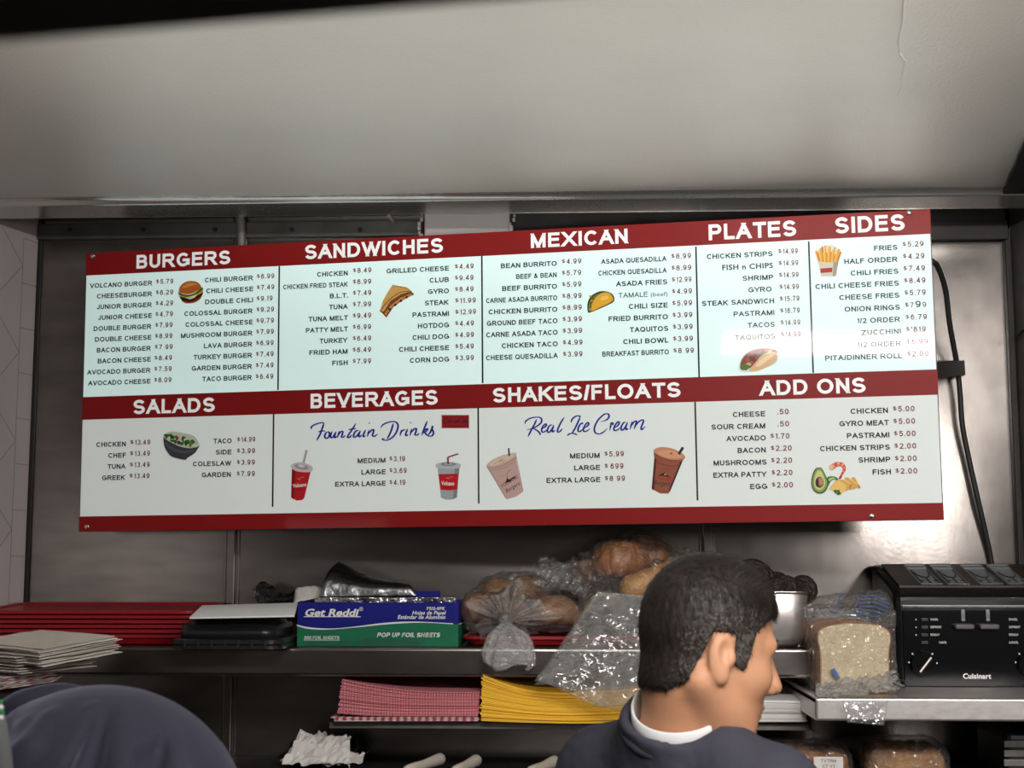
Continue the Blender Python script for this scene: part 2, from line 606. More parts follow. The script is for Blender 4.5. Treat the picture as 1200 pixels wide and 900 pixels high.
    vv = [q + np.array((0, 0, z)) for z in (0, 2.75) for q in v]
    g.add(vv, [(0, 1, 5, 4), (1, 2, 6, 5), (2, 3, 7, 6), (3, 0, 4, 7), (4, 5, 6, 7), (3, 2, 1, 0)])
    o = struct(g.build('wall_left', [M['tile']]))
    # grout lines: recessed dark strips between tiles, cut as thin grooves on the surface
    g = G()
    def gline(s0, z0, s1, z1, w=.0016):
        a = n0 + dirv * s0 + np.array((0, 0, z0)); b = n0 + dirv * s1 + np.array((0, 0, z1))
        d = (b - a) / np.linalg.norm(b - a)
        p = np.cross(d, nrm) * w / 2
        e = nrm * .0006
        g.add([a - p + e, b - p + e, b + p + e, a + p + e, a - p - e, b - p - e, b + p - e, a + p - e],
              [(0, 1, 2, 3), (7, 6, 5, 4), (0, 4, 5, 1), (1, 5, 6, 2), (2, 6, 7, 3), (3, 7, 4, 0)])
    zt = P(47, 255, WY)[2]
    s_in, s_out = .055, .30
    gline(s_in, 1.42, s_in, zt - .06)
    for k in range(14):
        z = zt - .03 - k * .098
        gline(0, z - .03, s_in, z - .03)
    for k in range(-1, 7):
        z = zt - .12 - .19 * k
        gline(s_in, z, s_in + .10, z + .095)
        gline(s_in, z, s_in + .10, z - .095)
        gline(s_in + .10, z + .095, s_in + .2, z)
        gline(s_in + .10, z - .095, s_in + .2, z)
    gline(0, 1.42, .6, 1.42, .002)
    gline(s_in + .1, 1.42, s_in + .1, zt)
    struct(g.build('trim_9', [M['grout']]))
    # dark joint where tile meets steel
    g = G()
    g.box((b0[0] - .004, WY - .010, 1.3), (b0[0] + .007, WY - .001, zt + .02), .002)
    struct(g.build('trim_10', [M['dark_metal']]))
    # right side: dark corner strip and steel return wall
    c0, c1 = P(1181, 400, WY - .01), P(1189, 400, WY - .01)
    g = G()
    g.box((c0[0], WY - .02, .9), (c1[0], WY, 2.38), .003)
    struct(g.build('trim_11', [M['dark_metal']]))
    g = G()
    n1 = np.array((c1[0], WY - .01, 0))
    d1 = np.array((.12, -.993, 0)); nr = np.array((-.993, -.12, 0))
    v = [n1, n1 + d1 * 1.15, n1 + d1 * 1.15 - nr * .05, n1 - nr * .05]
    vv = [q + np.array((0, 0, z)) for z in (0, 2.75) for q in v]
    g.add(vv, [(0, 4, 5, 1), (1, 5, 6, 2), (2, 6, 7, 3), (3, 7, 4, 0), (4, 7, 6, 5), (0, 1, 2, 3)])
    struct(g.build('wall_right', [M['steel_dull']]))
    # dark seam across the return wall
    g = G()
    a, b = P(1191, 394, WY - .06), P(1204, 384, WY - .10)
    g.tube([a, b], .003, 6)
    struct(g.build('trim_12', [M['black_void']]))
    # ragged dark gap at right end of ceiling
    g = G()
    a = P(1187, 250, 2.98)
    pts = []
    for t in np.linspace(0, 1, 12):
        px, py = 1170 + 32 * t, 238 - 78 * t
        q = PZ(px, py, CEIL_Z - .0015)
        pts.append(q + np.array((random.uniform(-.002, .002), 0, 0)))
    pts = np.array(pts)
    far = pts + np.array((.5, 0, 0))
    v = np.vstack([pts, far, pts + (0, 0, -.006), far + (0, 0, -.006)])
    n = len(pts)
    f = []
    for i in range(n - 1):
        f += [(i, i + 1, n + i + 1, n + i), (2 * n + i, 3 * n + i, 3 * n + i + 1, 2 * n + i + 1), (i, 2 * n + i, 2 * n + i + 1, i + 1),
              (n + i, n + i + 1, 3 * n + i + 1, 3 * n + i)]
    f += [(0, n, 3 * n, 2 * n), (n - 1, 3 * n - 1, 4 * n - 1, 2 * n - 1)]
    g.add(v, f)
    struct(g.build('trim_13', [M['dark_metal']]))
    # conduit stub above the sheets
    g = G()
    a = P(283, 300, WY - .03); b = P(283, 249, WY - .03)
    g.tube([a, b], .0085, 14)
    g.box(P(270, 249.5, WY - .05) - np.array((0, .0, .002)), P(288, 248, WY - .05) + np.array((0, .02, .002)), .001)
    struct(g.build('trim_14', [M['conduit']], smooth=False))
    # near black header edge above the photographer's view
    a, b = P(-300, 74, .40), P(1500, -76, .46)
    g = G()
    up = np.array((0, 0, .09)); bk = np.array((-.02, .06, 0)) * -1
    v = [a, b, b + bk, a + bk]
    v = v + [q + up for q in v]
    g.add(v, [(0, 1, 5, 4), (1, 2, 6, 5), (2, 3, 7, 6), (3, 0, 4, 7), (4, 5, 6, 7), (3, 2, 1, 0)])
    struct(g.build('trim_15', [M['black_void']]))
    # floor
    g = G()
    g.box((-2.6, -1.5, -.05), (2.6, WY + .03, 0))
    struct(g.build('floor', [M['floor']]))


M['golden_roll'] = mat('golden_roll_crust', (.52, .27, .07), .5, 0, .4, noise=(30, (.40, .17, .04), .25))
M['lever'] = mat('grey_lever', (.09, .085, .085), .35)
M['pointer'] = mat('dial_pointer', (.34, .30, .28), .3, .6)
M['dark_counter'] = mat('dark_counter_steel', (.09, .085, .08), .45, .7, noise=(12, (.05, .048, .045), .2))
M['dark_rail'] = mat('dark_rail_steel', (.10, .095, .09), .5, .7, noise=(14, (.06, .056, .052), .2))
M['conduit'] = mat('grey_conduit', (.20, .18, .165), .5, .3)
M['tile'] = mat('white_glazed_tile', (.50, .45, .44), .3, 0, .5, noise=(5, (.45, .40, .39), .25))
M['grout'] = mat('grey_grout', (.26, .24, .24), .9)
M['floor'] = mat('quarry_tile_floor', (.12, .06, .045), .6, noise=(20, (.08, .04, .03), .2))
build_shell()

# ------------------------------------------------------------------ menu board
BW = 1.72


def board_frame():
    Pp = np.array([(101, 297), (1090, 245), (1106, 609), (92, 623)], float) - (600, 450)
    Ss = [(0, 0), (1, 0), (1, 1), (0, 1)]
    A = []
    for (u, v), (x, y) in zip(Ss, Pp):
        A.append([u, v, 1, 0, 0, 0, -u * x, -v * x, -x]); A.append([0, 0, 0, u, v, 1, -u * y, -v * y, -y])
    h = np.linalg.svd(np.array(A))[2][-1].reshape(3, 3)
    K = np.linalg.inv(np.diag([FPX, FPX, 1.0])) @ h
    if K[2, 2] < 0: K = -K
    s = BW / np.linalg.norm(K[:, 0])
    K = K * s
    flip = np.diag([1, -1, -1.0])
    r1, r2, t = [RC @ flip @ K[:, i] for i in range(3)]
    H = np.linalg.norm(r2)
    u = r1 / np.linalg.norm(r1)
    v = r2 / H
    v = v - u * (u @ v); v /= np.linalg.norm(v)
    n = np.cross(v, u)                            # towards the viewer
    if n[1] > 0: n = -n
    return EYE + t, u, v, n, H


BO, BU, BV, BN, BH = board_frame()


def B(px, py):
    """board coordinates (u right, v down, metres) of a photo pixel"""
    d = ray(px, py)
    t = ((BO - EYE) @ BN) / (d @ BN)
    q = EYE + d * t - BO
    return np.array((q @ BU, q @ BV))


def BP(uv, lift=0.0):
    uv = np.asarray(uv, float)
    return BO + uv[..., :1] * BU + uv[..., 1:2] * BV + BN * lift


# glyphs of the default font, cached one by one
_GL = {}


def _text_mesh(s, off):
    cu = bpy.data.curves.new('t', 'FONT')
    cu.body = s
    cu.size = 1.0
    cu.offset = off
    cu.resolution_u = 3
    ob = bpy.data.objects.new('t', cu)
    COL.objects.link(ob)
    dg = bpy.context.evaluated_depsgraph_get()
    dg.update()
    me = ob.evaluated_get(dg).to_mesh()
    v = np.array([q.co[:2] for q in me.vertices]).reshape(-1, 2)
    f = [tuple(p.vertices) for p in me.polygons]
    ob.to_mesh_clear()
    bpy.data.objects.remove(ob)
    bpy.data.curves.remove(cu)
    return v, f


def glyph(ch, off=0.0):
    k = (ch, off)
    if k not in _GL:
        if ('|', 0) not in _GL:
            _GL[('|', 0)] = _text_mesh('||', 0)[0][:, 0].max() - _text_mesh('|', 0)[0][:, 0].max()
        v, f = (np.zeros((0, 2)), []) if ch == ' ' else _text_mesh(ch, off)
        adv = _text_mesh('|' + ch + '|', 0)[0][:, 0].max() - _text_mesh('||', 0)[0][:, 0].max()
        _GL[k] = (v, f, adv)
    return _GL[k]


CAPH = None


# ---- a plain grotesque alphabet drawn as pen strokes (width of each letter, then strokes in a 0..1 box)
def _arc(cx, cy, rx, ry, a0, a1, n=12):
    a = np.radians(np.linspace(a0, a1, n))
    return [(cx + rx * math.cos(t), cy + ry * math.sin(t)) for t in a]


_O = _arc(.5, .5, .5, .5, 90, 450, 33)
_S = _arc(.5, .75, .47, .25, 15, 270, 14) + _arc(.5, .25, .5, .25, 90, -165, 14)
FONT = {
    'A': (.92, ['L', 0, 0, .5, 1], ['L', 1, 0, .5, 1], ['H', .22, .34, .78, .34]),
    'B': (.78, ['L', 0, 0, 0, 1], [(0, 1), (.55, 1)] + _arc(.62, .765, .32, .235, 90, -90) + [(0, .53)], [(0, .53), (.6, .53)] + _arc(.66, .265, .34, .265, 90, -90) + [(0, 0)]),
    'C': (.90, _arc(.5, .5, .5, .5, 40, 320, 26)),
    'D': (.85, ['L', 0, 0, 0, 1], [(0, 1), (.42, 1)] + _arc(.45, .5, .55, .5, 90, -90, 18) + [(.42, 0), (0, 0)]),
    'E': (.74, ['L', 0, 0, 0, 1], ['L', 0, 1, 1, 1], ['L', 0, .53, .92, .53], ['L', 0, 0, 1, 0]),
    'F': (.68, ['L', 0, 0, 0, 1], ['L', 0, 1, 1, 1], ['L', 0, .52, .86, .52]),
    'G': (.94, _arc(.5, .5, .5, .5, 42, 335, 28) + [(.97, .45)], ['L', .58, .46, 1, .46], ['L', 1, .46, 1, .14]),
    'H': (.78, ['L', 0, 0, 0, 1], ['L', 1, 0, 1, 1], ['L', 0, .53, 1, .53]),
    'I': (0, ['L', 0, 0, 0, 1]),
    'J': (.56, ['L', 1, .3, 1, 1], [(1, .3)] + _arc(.5, .3, .5, .3, 0, -180, 14)),
    'K': (.82, ['L', 0, 0, 0, 1], ['D', 0, .36, .94, 1], ['D', .32, .62, 1, 0]),
    'L': (.64, ['L', 0, 0, 0, 1], ['L', 0, 0, 1, 0]),
    'M': (.95, ['L', 0, 0, 0, 1], ['L', 1, 0, 1, 1], ['D', 0.02, 1, .5, 0], ['D', .98, 1, .5, 0]),
    'N': (.78, ['L', 0, 0, 0, 1], ['L', 1, 0, 1, 1], ['D', 0.02, 1, .98, 0]),
    'O': (.98, _O),
    'P': (.78, ['L', 0, 0, 0, 1], [(0, 1), (.6, 1)] + _arc(.66, .73, .34, .27, 90, -90) + [(0, .46)]),
    'Q': (.98, _O, ['D', .6, .25, .98, -.04]),
    'R': (.86, ['L', 0, 0, 0, 1], [(0, 1), (.6, 1)] + _arc(.65, .745, .32, .255, 90, -90) + [(0, .49)], ['D', .52, .49, .98, 0]),
    'S': (.80, _S),
    'T': (.80, ['L', .5, 0, .5, 1], ['L', 0, 1, 1, 1]),
    'U': (.78, ['L', 0, .35, 0, 1], ['L', 1, .35, 1, 1], [(0, .36)] + _arc(.5, .35, .5, .35, 180, 360, 18) + [(1, .36)]),
    'V': (.90, ['D', 0, 1, .5, 0], ['D', 1, 1, .5, 0]),
    'W': (1.26, ['D', 0, 1, .26, 0], ['D', .5, 1, .26, 0], ['D', .5, 1, .74, 0], ['D', 1, 1, .74, 0]),
    'X': (.90, ['D', 0, 0, .96, 1], ['D', 0.04, 1, 1, 0]),
    'Y': (.90, ['D', 0, 1, .5, .42], ['D', 1, 1, .5, .42], ['L', .5, 0, .5, .44]),
    'Z': (.78, ['L', 0, 1, 1, 1], ['L', 0, 0, 1, 0], ['D', .02, 0, .98, 1]),
    '0': (.66, _O), '1': (.34, ['L', 1, 0, 1, 1], ['D', 0.1, .72, .95, .98]),
    '2': (.66, _arc(.5, .72, .48, .28, 165, -30, 14) + [(.60, .38), (.18, .12), (.06, 0)], ['L', .04, 0, 1, 0]),
    '3': (.66, _arc(.5, .76, .44, .24, 160, -90, 14), _arc(.5, .27, .5, .27, 90, -165, 16)),
    '4': (.68, ['L', .74, 0, .74, 1], ['H', -.08, .25, 1.06, .25], ['D', 0, .25, .72, 1]),
    '5': (.66, ['L', .2, 1, .92, 1], [(.2, 1), (.08, .5)] + _arc(.5, .33, .5, .33, 135, -160, 18)),
    '6': (.66, _arc(.5, .32, .48, .32, 90, 450, 24), [(.94, .82)] + _arc(.52, .68, .42, .32, 50, 130, 8) + [(.06, .62), (.02, .34)]),
    '7': (.66, ['L', 0, 1, 1, 1], [(1, 1), (.66, .62), (.42, .28), (.34, -.06)]),
    '8': (.66, _arc(.5, .77, .42, .23, 90, 450, 22), _arc(.5, .27, .5, .27, 90, 450, 22)),
    '9': (.66, _arc(.5, .68, .48, .32, 90, 450, 24), [(.06, .18)] + _arc(.48, .32, .42, .32, 230, 310, 8) + [(.94, .38), (.98, .66)]),
    '.': (0, ['H', -.5, 0, .5, 0]), "'": (0, ['L', 0, .78, 0, 1]), '-': (.4, ['L', 0, .38, 1, .38]),
    '/': (.36, ['D', 0, -.02, 1, 1.02]),
    '&': (.86, [(1, 0), (.5, .52), (.3, .72)] + _arc(.42, .84, .2, .16, 190, -40, 12) + [(.5, .6), (.16, .44)] + _arc(.36, .24, .36, .24, 130, 290, 12) + [(.7, .16), (.9, .5)]),
    '$': (.66, _S, ['L', .5, -.1, .5, 1.1]),
}


def stroke_glyph(ch, w):
    """outline pieces of a letter with stroke width w, cap height 1"""
    W, *st = FONT[ch]
    W = max(W, w)
    V, F, n = [], [], 0
    def mp(p): return np.array((w / 2 + p[0] * (W - w), w / 2 + p[1] * (1 - w)))
    for s in st:
        if isinstance(s[0], str):
            k, a, b = s[0], mp(s[1:3]), mp(s[3:5])
            d = b - a
            if k == 'H' and ch == '.':
                v = [(0, 0), (w * 1.05, 0), (w * 1.05, w * 1.05), (0, w * 1.05)]
            elif k != 'D' and (abs(d[0]) < 1e-6 or abs(d[1]) < 1e-6):
                d = d / np.linalg.norm(d)
                if k == 'L': a, b = a - d * w / 2, b + d * w / 2
                q = np.array((-d[1], d[0])) * w / 2
                v = [a - q, b - q, b + q, a + q]
            else:
                l = np.linalg.norm(d)
                hw = w / 2 / max(abs(d[1]) / l, .55)
                e = d / max(abs(d[1]), 1e-6) * w / 2
                if s[2] in (0, 1) or s[2] < 0: a = a - e
                if s[4] in (0, 1) or s[4] > 1: b = b + e
                v = [a - (hw, 0), a + (hw, 0), b + (hw, 0), b - (hw, 0)]
            v = np.array(v)
            f = [(0, 1, 2, 3)]
        else:
            p = np.array([mp(q) for q in s])
            keep = np.r_[True, np.linalg.norm(np.diff(p, axis=0), axis=1) > 1e-5]
            p = p[keep]
            t = np.diff(p, axis=0); t /= np.linalg.norm(t, axis=1)[:, None]
            nn = np.stack([-t[:, 1], t[:, 0]], 1)
            a = np.vstack([nn[:1], nn]); b = np.vstack([nn, nn[-1:]])
            if np.linalg.norm(p[0] - p[-1]) < 1e-4: a[0], b[-1] = nn[-1], nn[0]
            mi = a + b; mi /= np.linalg.norm(mi, axis=1)[:, None] + 1e-9
            mi = mi / np.clip(np.sum(mi * a, 1), .5, 1)[:, None] * w / 2
            v = np.vstack([p - mi, p + mi]); m = len(p)
            f = [(i, i + 1, m + i + 1, m + i) for i in range(m - 1)]
        V.append(v); F += [tuple(i + n for i in q) for q in f]; n += len(v)
    return np.vstack(V), F, W


def x0_next(s, i):
    return s[i + 1] if i + 1 < len(s) else '#'


def layout(s, off=0.0, track=0.0):
    """text as 2-D mesh with cap height 1, starting at x = 0; off thickens the letters"""
    global CAPH
    if all(c in FONT or c == ' ' for c in s):
        w = .128 + off * 2.6
        V, F, x, n = [], [], 0.0, 0
        for i_, ch in enumerate(s):
            if ch == ' ':
                x += .36 + track; continue
            v, f, W = stroke_glyph(ch, w)
            V.append(v + (x, 0)); F += [tuple(i + n for i in q) for q in f]; n += len(v)
            gap = .15 - w * .2
            if ch in 'AVWTYL/' or (x0_next(s, i_) in 'AVWTY/'): gap -= .055
            if ch == 'C': gap -= .06
            if ch in '.': gap *= .9
            x += W + gap + track
        v = np.vstack(V)
        v[:, 0] -= v[:, 0].min()
        return v, F, v[:, 0].max()
    if CAPH is None:
        CAPH = glyph('H')[0][:, 1].max()
    V, F, x, n = [], [], 0.0, 0
    for ch in s:
        v, f, adv = glyph(ch, off)
        if len(v):
            V.append(v + (x, 0)); F += [tuple(i + n for i in q) for q in f]; n += len(v)
        x += adv + track
    v = np.vstack(V) / CAPH
    v[:, 0] -= v[:, 0].min()
    return v, F, v[:, 0].max()


def board_text(g, s, left, right, base, caph, off=0.0, track=0.02, lift=.0008, m=0, shear=0.0, slope=0.0):
    """text between left and right (board u), baseline v, cap height, all in metres; right or left may be None"""
    v, f, w = layout(s, off, track)
    if left is None: left = right - w * caph
    kx = caph if right is None else (right - left) / w
    uv = np.stack([left + (v[:, 0] + shear * v[:, 1]) * kx, base - v[:, 1] * caph + slope * v[:, 0] * kx], 1)
    g.add(BP(uv, lift), f, m)
    return left, left + w * kx


def ribbon(pts, w, to3d, lift, taper=True):
    """flat brush stroke through 2-D pts"""
    pts = spline(np.asarray(pts, float), 7)
    T = np.gradient(pts, axis=0)
    T /= np.linalg.norm(T, axis=1)[:, None] + 1e-9
    N = np.stack([-T[:, 1], T[:, 0]], 1)
    down = np.clip(.65 + .45 * np.abs(T[:, 1]), .5, 1.1)
    n = len(pts)
    if taper:
        e = np.minimum(np.arange(n), np.arange(n)[::-1]) / max(3, n * .12)
        down = down * np.clip(.35 + .65 * e, 0, 1)
    W = (w * down / 2)[:, None]
    a, b = pts - N * W, pts + N * W
    v = np.vstack([to3d(a, lift), to3d(b, lift)])
    return v, [(i, i + 1, n + i + 1, n + i) for i in range(n - 1)]


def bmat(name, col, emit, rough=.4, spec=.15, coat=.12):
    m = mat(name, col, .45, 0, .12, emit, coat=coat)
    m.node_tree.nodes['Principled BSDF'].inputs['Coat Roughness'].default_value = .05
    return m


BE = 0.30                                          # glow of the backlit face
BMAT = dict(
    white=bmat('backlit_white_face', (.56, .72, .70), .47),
    white_low=bmat('dim_white_face', (.505, .54, .52), .45),  # same face under weaker light, put into tint and glow
    red=bmat('red_band_vinyl', (.19, .007, .007), BE * .4, .45, .15),
    black=bmat('black_lettering', (.012, .012, .014), 0, .4),
    price=bmat('maroon_lettering', (.16, .012, .022), BE * .3, .4),
    head=bmat('white_lettering', (.74, .76, .75), BE),
    blue=bmat('blue_script', (.010, .018, .22), BE * .4, .4),
    edge=mat('board_edge', (.03, .028, .028), .5),
)

board = empty('menu_board', BO + BU * BW / 2 + BV * BH,
              'wide backlit menu board with red bands and white panels tilted on the steel wall', 'menu board')


def board_box(g, u0, u1, v0, v1, l0, l1, m=0):
    c = [(u0, v0), (u1, v0), (u1, v1), (u0, v1)]
    a, b = BP(np.array(c), l0), BP(np.array(c), l1)
    g.add(np.vstack([a, b]), [(4, 5, 6, 7), (3, 2, 1, 0), (0, 1, 5, 4), (1, 2, 6, 5), (2, 3, 7, 6), (3, 0, 4, 7)], m)


V1 = B(101, 323)[1]
V2, V3 = (B(97, 465.4)[1] + B(1098, 432.8)[1]) / 2, (B(96, 491.8)[1] + B(1099, 462.8)[1]) / 2
V4 = (B(93, 604.6)[1] + B(1105, 590)[1]) / 2
g = G()
board_box(g, 0, BW, 0, BH, -.034, -.002)
g.build('housing', [BMAT['edge']], board)
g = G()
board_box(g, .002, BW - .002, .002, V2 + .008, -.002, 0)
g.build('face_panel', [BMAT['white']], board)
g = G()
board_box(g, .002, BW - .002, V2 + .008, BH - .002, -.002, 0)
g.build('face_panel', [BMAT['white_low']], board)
for v0, v1 in ((0, V1), (V2, V3), (V4, BH)):
    g = G()
    board_box(g, 0, BW, v0, v1, -.0025, .0004)
    o = g.build('red_band', [BMAT['red']], board)
    o['label'] = 'red printed band'

for (x0, y0), (x1, y1) in (((327.5, 312), (325.7, 457)), ((564.8, 300), (565.5, 449)), ((816, 289), (818.8, 442)), ((948.3, 283), (952.3, 437)),
                           ((321, 484.5), (319.2, 594)), ((560.6, 477.5), (560.8, 590)), ((814.6, 471), (817.4, 586.5))):
    a, b = B(x0, y0), B(x1, y1)
    um = (a[0] + b[0]) / 2
    g = G()
    board_box(g, um - .0016, um + .0016, a[1], b[1], -.001, .0005)
    g.build('divider_line', [BMAT['black']], board)

C1, C2, C3, C4 = (80, 230, 3.75), (320, 240, 3.914), (550, 240, 3.914), (800, 230, 3.748)
C5, C6, C7, C8 = (80, 440, 4.2857), (310, 440, 4.2857), (550, 430, 4.2857), (800, 430, 3.75)


def cp(C, x, y):
    return B(C[0] + x / C[2], C[1] + y / C[2])


for C, s, l, r, base, ch in ((C1, 'BURGERS', 300, 712, 319, 60), (C2, 'SANDWICHES', 148, 780, 251, 66), (C3, 'MEXICAN', 280, 733, 199, 66),
                             (C4, 'PLATES', 115, 500, 194, 69), (C4, 'SIDES', 672, 976, 165, 71), (C5, 'SALADS', 328, 736, 195, 72),
                             (C6, 'BEVERAGES', 232, 870, 166, 74), (C7, 'SHAKES/FLOATS', 120, 1062, 180, 74), (C8, 'ADD ONS', 335, 805, 127, 66)):
    g = G()
    a, b = cp(C, l, base), cp(C, l, base - ch)
    board_text(g, s, a[0], cp(C, r, base)[0], a[1], a[1] - b[1], off=.030, track=.05, lift=.0010)
    g.build('heading', [BMAT['head']], board)

COLS = [
    (C1, (372, 391), (360, 823), (387, 387), (378, 819), 75, [('VOLCANO BURGER', 95, '$5.79'), ('CHEESEBURGER', 127, '$6.29'), ('JUNIOR BURGER', 127, '$4.29'), ('JUNIOR CHEESE', 133, '$4.79'), ('DOUBLE BURGER', 112, '$7.99'), ('DOUBLE CHEESE', 118, '$8.99'), ('BACON BURGER', 126, '$7 99'), ('BACON CHEESE', 130, '$8.49'), ('AVOCADO BURGER', 83, '$7.59'), ('AVOCADO CHEESE', 87, '$8.09')]),
    (C1, (815, 369), (807, 807), (829, 364), (825, 804), 76, [('CHILI BURGER', 601, '$6.99'), ('CHILI CHEESE', 607, '$7.49'), ('DOUBLE CHILI', 602, '$9.19'), ('COLOSSAL BURGER', 511, '$9.29'), ('COLOSSAL CHEESE', 516, '$9.79'), ('MUSHROOM BURGER', 495, '$7.99'), ('LAVA BURGER', 597, '$6.99'), ('TURKEY BURGER', 551, '$7.49'), ('GARDEN BURGER', 543, '$7.49'), ('TACO BURGER', 589, '$6.49')]),
    (C2, (345, 324), (343, 735), (366, 314), (367, 730), 83, [('CHICKEN', 202, '$8.49'), ('CHICKEN FRIED STEAK', 47, '$6.99'), ('B.L.T.', 261, '$7.49'), ('TUNA', 257, '$7.99'), ('TUNA MELT', 163, '$9.49'), ('PATTY MELT', 151, '$6.99'), ('TURKEY', 214, '$6.49'), ('FRIED HAM', 167, '$6.49'), ('FISH', 272, '$7.99')]),
    (C2, (807, 302), (808, 719), (834, 296), (837, 715), 84, [('GRILLED CHEESE', 521, '$4.49'), ('CLUB', 718, '$9.49'), ('GYRO', 711, '$8.49'), ('STEAK', 697, '$11.99'), ('PASTRAMI', 640, '$12.99'), ('HOTDOG', 665, '$4.49'), ('CHILI DOG', 640, '$4.99'), ('CHILI CHEESE', 578, '$5.49'), ('CORN DOG', 628, '$3.99')]),
    (C3, (402, 280), (407, 702), (422, 273), (433, 698), 88, [('BEAN BURRITO', 145, '$4.99'), ('BEEF & BEAN', 215, '$5.79'), ('BEEF BURRITO', 151, '$5.99'), ('CARNE ASADA BURRITO', 77, '$8.99'), ('CHICKEN BURRITO', 89, '$8.99'), ('GROUND BEEF TACO', 81, '$3.99'), ('CARNE ASADA TACO', 78, '$3.99'), ('CHICKEN TACO', 149, '$4.99'), ('CHEESE QUESADILLA', 77, '$3.99')]),
    (C3, (906, 258), (915, 686), (924, 249), (939, 682), 90, [('ASADA QUESADILLA', 604, '$8.99'), ('CHICKEN QUESADILLA', 592, '$8.99'), ('ASADA FRIES', 672, '$12.99'), ('TAMALE (beef)', 684, '$4.99'), ('CHILI SIZE', 732, '$5.99'), ('FRIED BURRITO', 639, '$3.99'), ('TAQUITOS', 736, '$3.99'), ('CHILI BOWL', 706, '$3.99'), ('BREAKFAST BURRITO', 610, '$8 99')]),
    (C4, (397, 263), (405, 626), (420, 255), (432, 620), 86, [('CHICKEN STRIPS', 106, '$14.99'), ('FISH n CHIPS', 174, '$14.99'), ('SHRIMP', 264, '$14.99'), ('GYRO', 289, '$14.99'), ('STEAK SANDWICH', 85, '$15.79'), ('PASTRAMI', 224, '$16.79'), ('TACOS', 286, '$14.99'), ('TAQUITOS', 230, '$14.99')]),
    (C4, (945, 235), (962, 711), (965, 224), (987, 705), 93, [('FRIES', 841, '$5.29'), ('HALF ORDER', 710, '$4.29'), ('CHILI FRIES', 738, '$7.49'), ('CHILI CHEESE FRIES', 583, '$8.49'), ('CHEESE FRIES', 688, '$5.79'), ('ONION RINGS', 711, '$799'), ('1/2 ORDER', 767, '$6.79'), ('ZUCCHINI', 783, "$'819"), ('1/2 ORDER', 769, '$6.99'), ('PITA/DINNER ROLL', 626, '$2.00')]),
    (C5, (293, 356), (287, 524), (312, 349), (308, 518), 100, [('CHICKEN', 142, '$13.49'), ('CHEF', 202, '$13.49'), ('TUNA', 198, '$13.49'), ('GREEK', 171, '$13.49')]),
    (C5, (821, 340), (819, 509), (847, 335), (849, 507), 90, [('TACO', 730, '$14.99'), ('SIDE', 742, '$3.99'), ('COLESLAW', 627, '$3.99'), ('GARDEN', 671, '$7.99')]),
    (C6, (609, 438), (609, 554), (629, 432), (627, 551), 86, [('MEDIUM', 467, '$3.19'), ('LARGE', 487, '$3.69'), ('EXTRA LARGE', 355, '$4.19')]),
    (C7, (657, 457), (657, 578), (679, 451), (682, 574), 97, [('MEDIUM', 505, '$5.99'), ('LARGE', 527, '$ 699'), ('EXTRA LARGE', 388, '$8 99')]),
    (C8, (363, 217), (372, 536), (383, 210), (393, 531), 91, [('CHEESE', 221, ' .50'), ('SOUR CREAM', 127, ' .50'), ('AVOCADO', 191, '$1.70'), ('BACON', 242, '$2.20'), ('MUSHROOMS', 135, '$2.20'), ('EXTRA PATTY', 135, '$2.20'), ('EGG', 297, '$2.00')]),
    (C8, (904, 202), (916, 472), (924, 197), (936, 470), 95, [('CHICKEN', 738, '$5.00'), ('GYRO MEAT', 689, '$5.00'), ('PASTRAMI', 722, '$5.00'), ('CHICKEN STRIPS', 604, '$2.00'), ('SHRIMP', 773, '$2.00'), ('FISH', 835, '$2.00')]),
]
for C, n0, n1, p0, p1, pw, rows in COLS:
    gn, gp = G(), G()
    k = len(rows) - 1
    a0, a1, b0, b1 = cp(C, *n0), cp(C, *n1), cp(C, *p0), cp(C, *p1)
    ur, up_ = (a0[0] + a1[0]) / 2, (b0[0] + b1[0]) / 2
    ch = .00985
    for i, (s, lx, pr) in enumerate(rows):
        t = i / k
        yn, yp = n0[1] + (n1[1] - n0[1]) * t, p0[1] + (p1[1] - p0[1]) * t
        vb = a0[1] + (a1[1] - a0[1]) * t
        ll = cp(C, lx, yn + 4)[0]
        rr = ur - (.004 if s == 'GYRO' and C is C4 else 0)
        if s.endswith('(beef)'):
            mid = ll + (rr - ll) * .64
            board_text(gn, 'TAMALE', ll, mid - .004, vb, ch, .008, .06)
            board_text(gn, '(beef)', mid + .002, rr, vb, ch * .8, .0, .02)
        else:
            board_text(gn, s, ll, rr, vb, ch, .027, .05)
        vp = b0[1] + (b1[1] - b0[1]) * t
        wd = cp(C, p0[0] + pw, p0[1])[0] - cp(C, p0[0], p0[1])[0]
        if C is C2 and len(pr) == 6: wd *= 1.13
        if pr[0] == '$':
            board_text(gp, '$', up_, up_ + wd * .17, vp - ch * .25, ch * .72, .006, 0)
        body = pr[1:]
        nat = layout(body, .006, .10)[2]
        ref = layout('5.99' if len(body) < 5 else body, .006, .10)[2]
        if body == '799':
            us = up_ + wd * .24
            for c_, q0, q1, sc in (('7', 0, .17, 1), ('9', .25, .50, 1.25), ('9', .58, .76, 1)):
                board_text(gp, c_, us + wd * q0, us + wd * q1, vp, ch * sc, .01 if sc > 1 else .006, 0, m=1 if sc > 1 else 0)
        else:
            u0 = up_ + wd * (.24 if body[0] != ' ' else .30)
            if body[0] == '.': u0 = up_ + wd * .36
            kx = (wd * .76) / ref
            if body[0] == '.': kx = wd * .56 / nat
            board_text(gp, body.strip(), u0, u0 + layout(body.strip(), .006, .10)[2] * kx, vp, ch * 1.04, .016, .10)
    gn.build('item_names', [BMAT['black']], board)
    gp.build('item_prices', [BMAT['price'], BMAT['black']], board)

# script titles, traced stroke by stroke
CS1, CS2 = (360, 480, 6.0), (605, 475, 7.5)


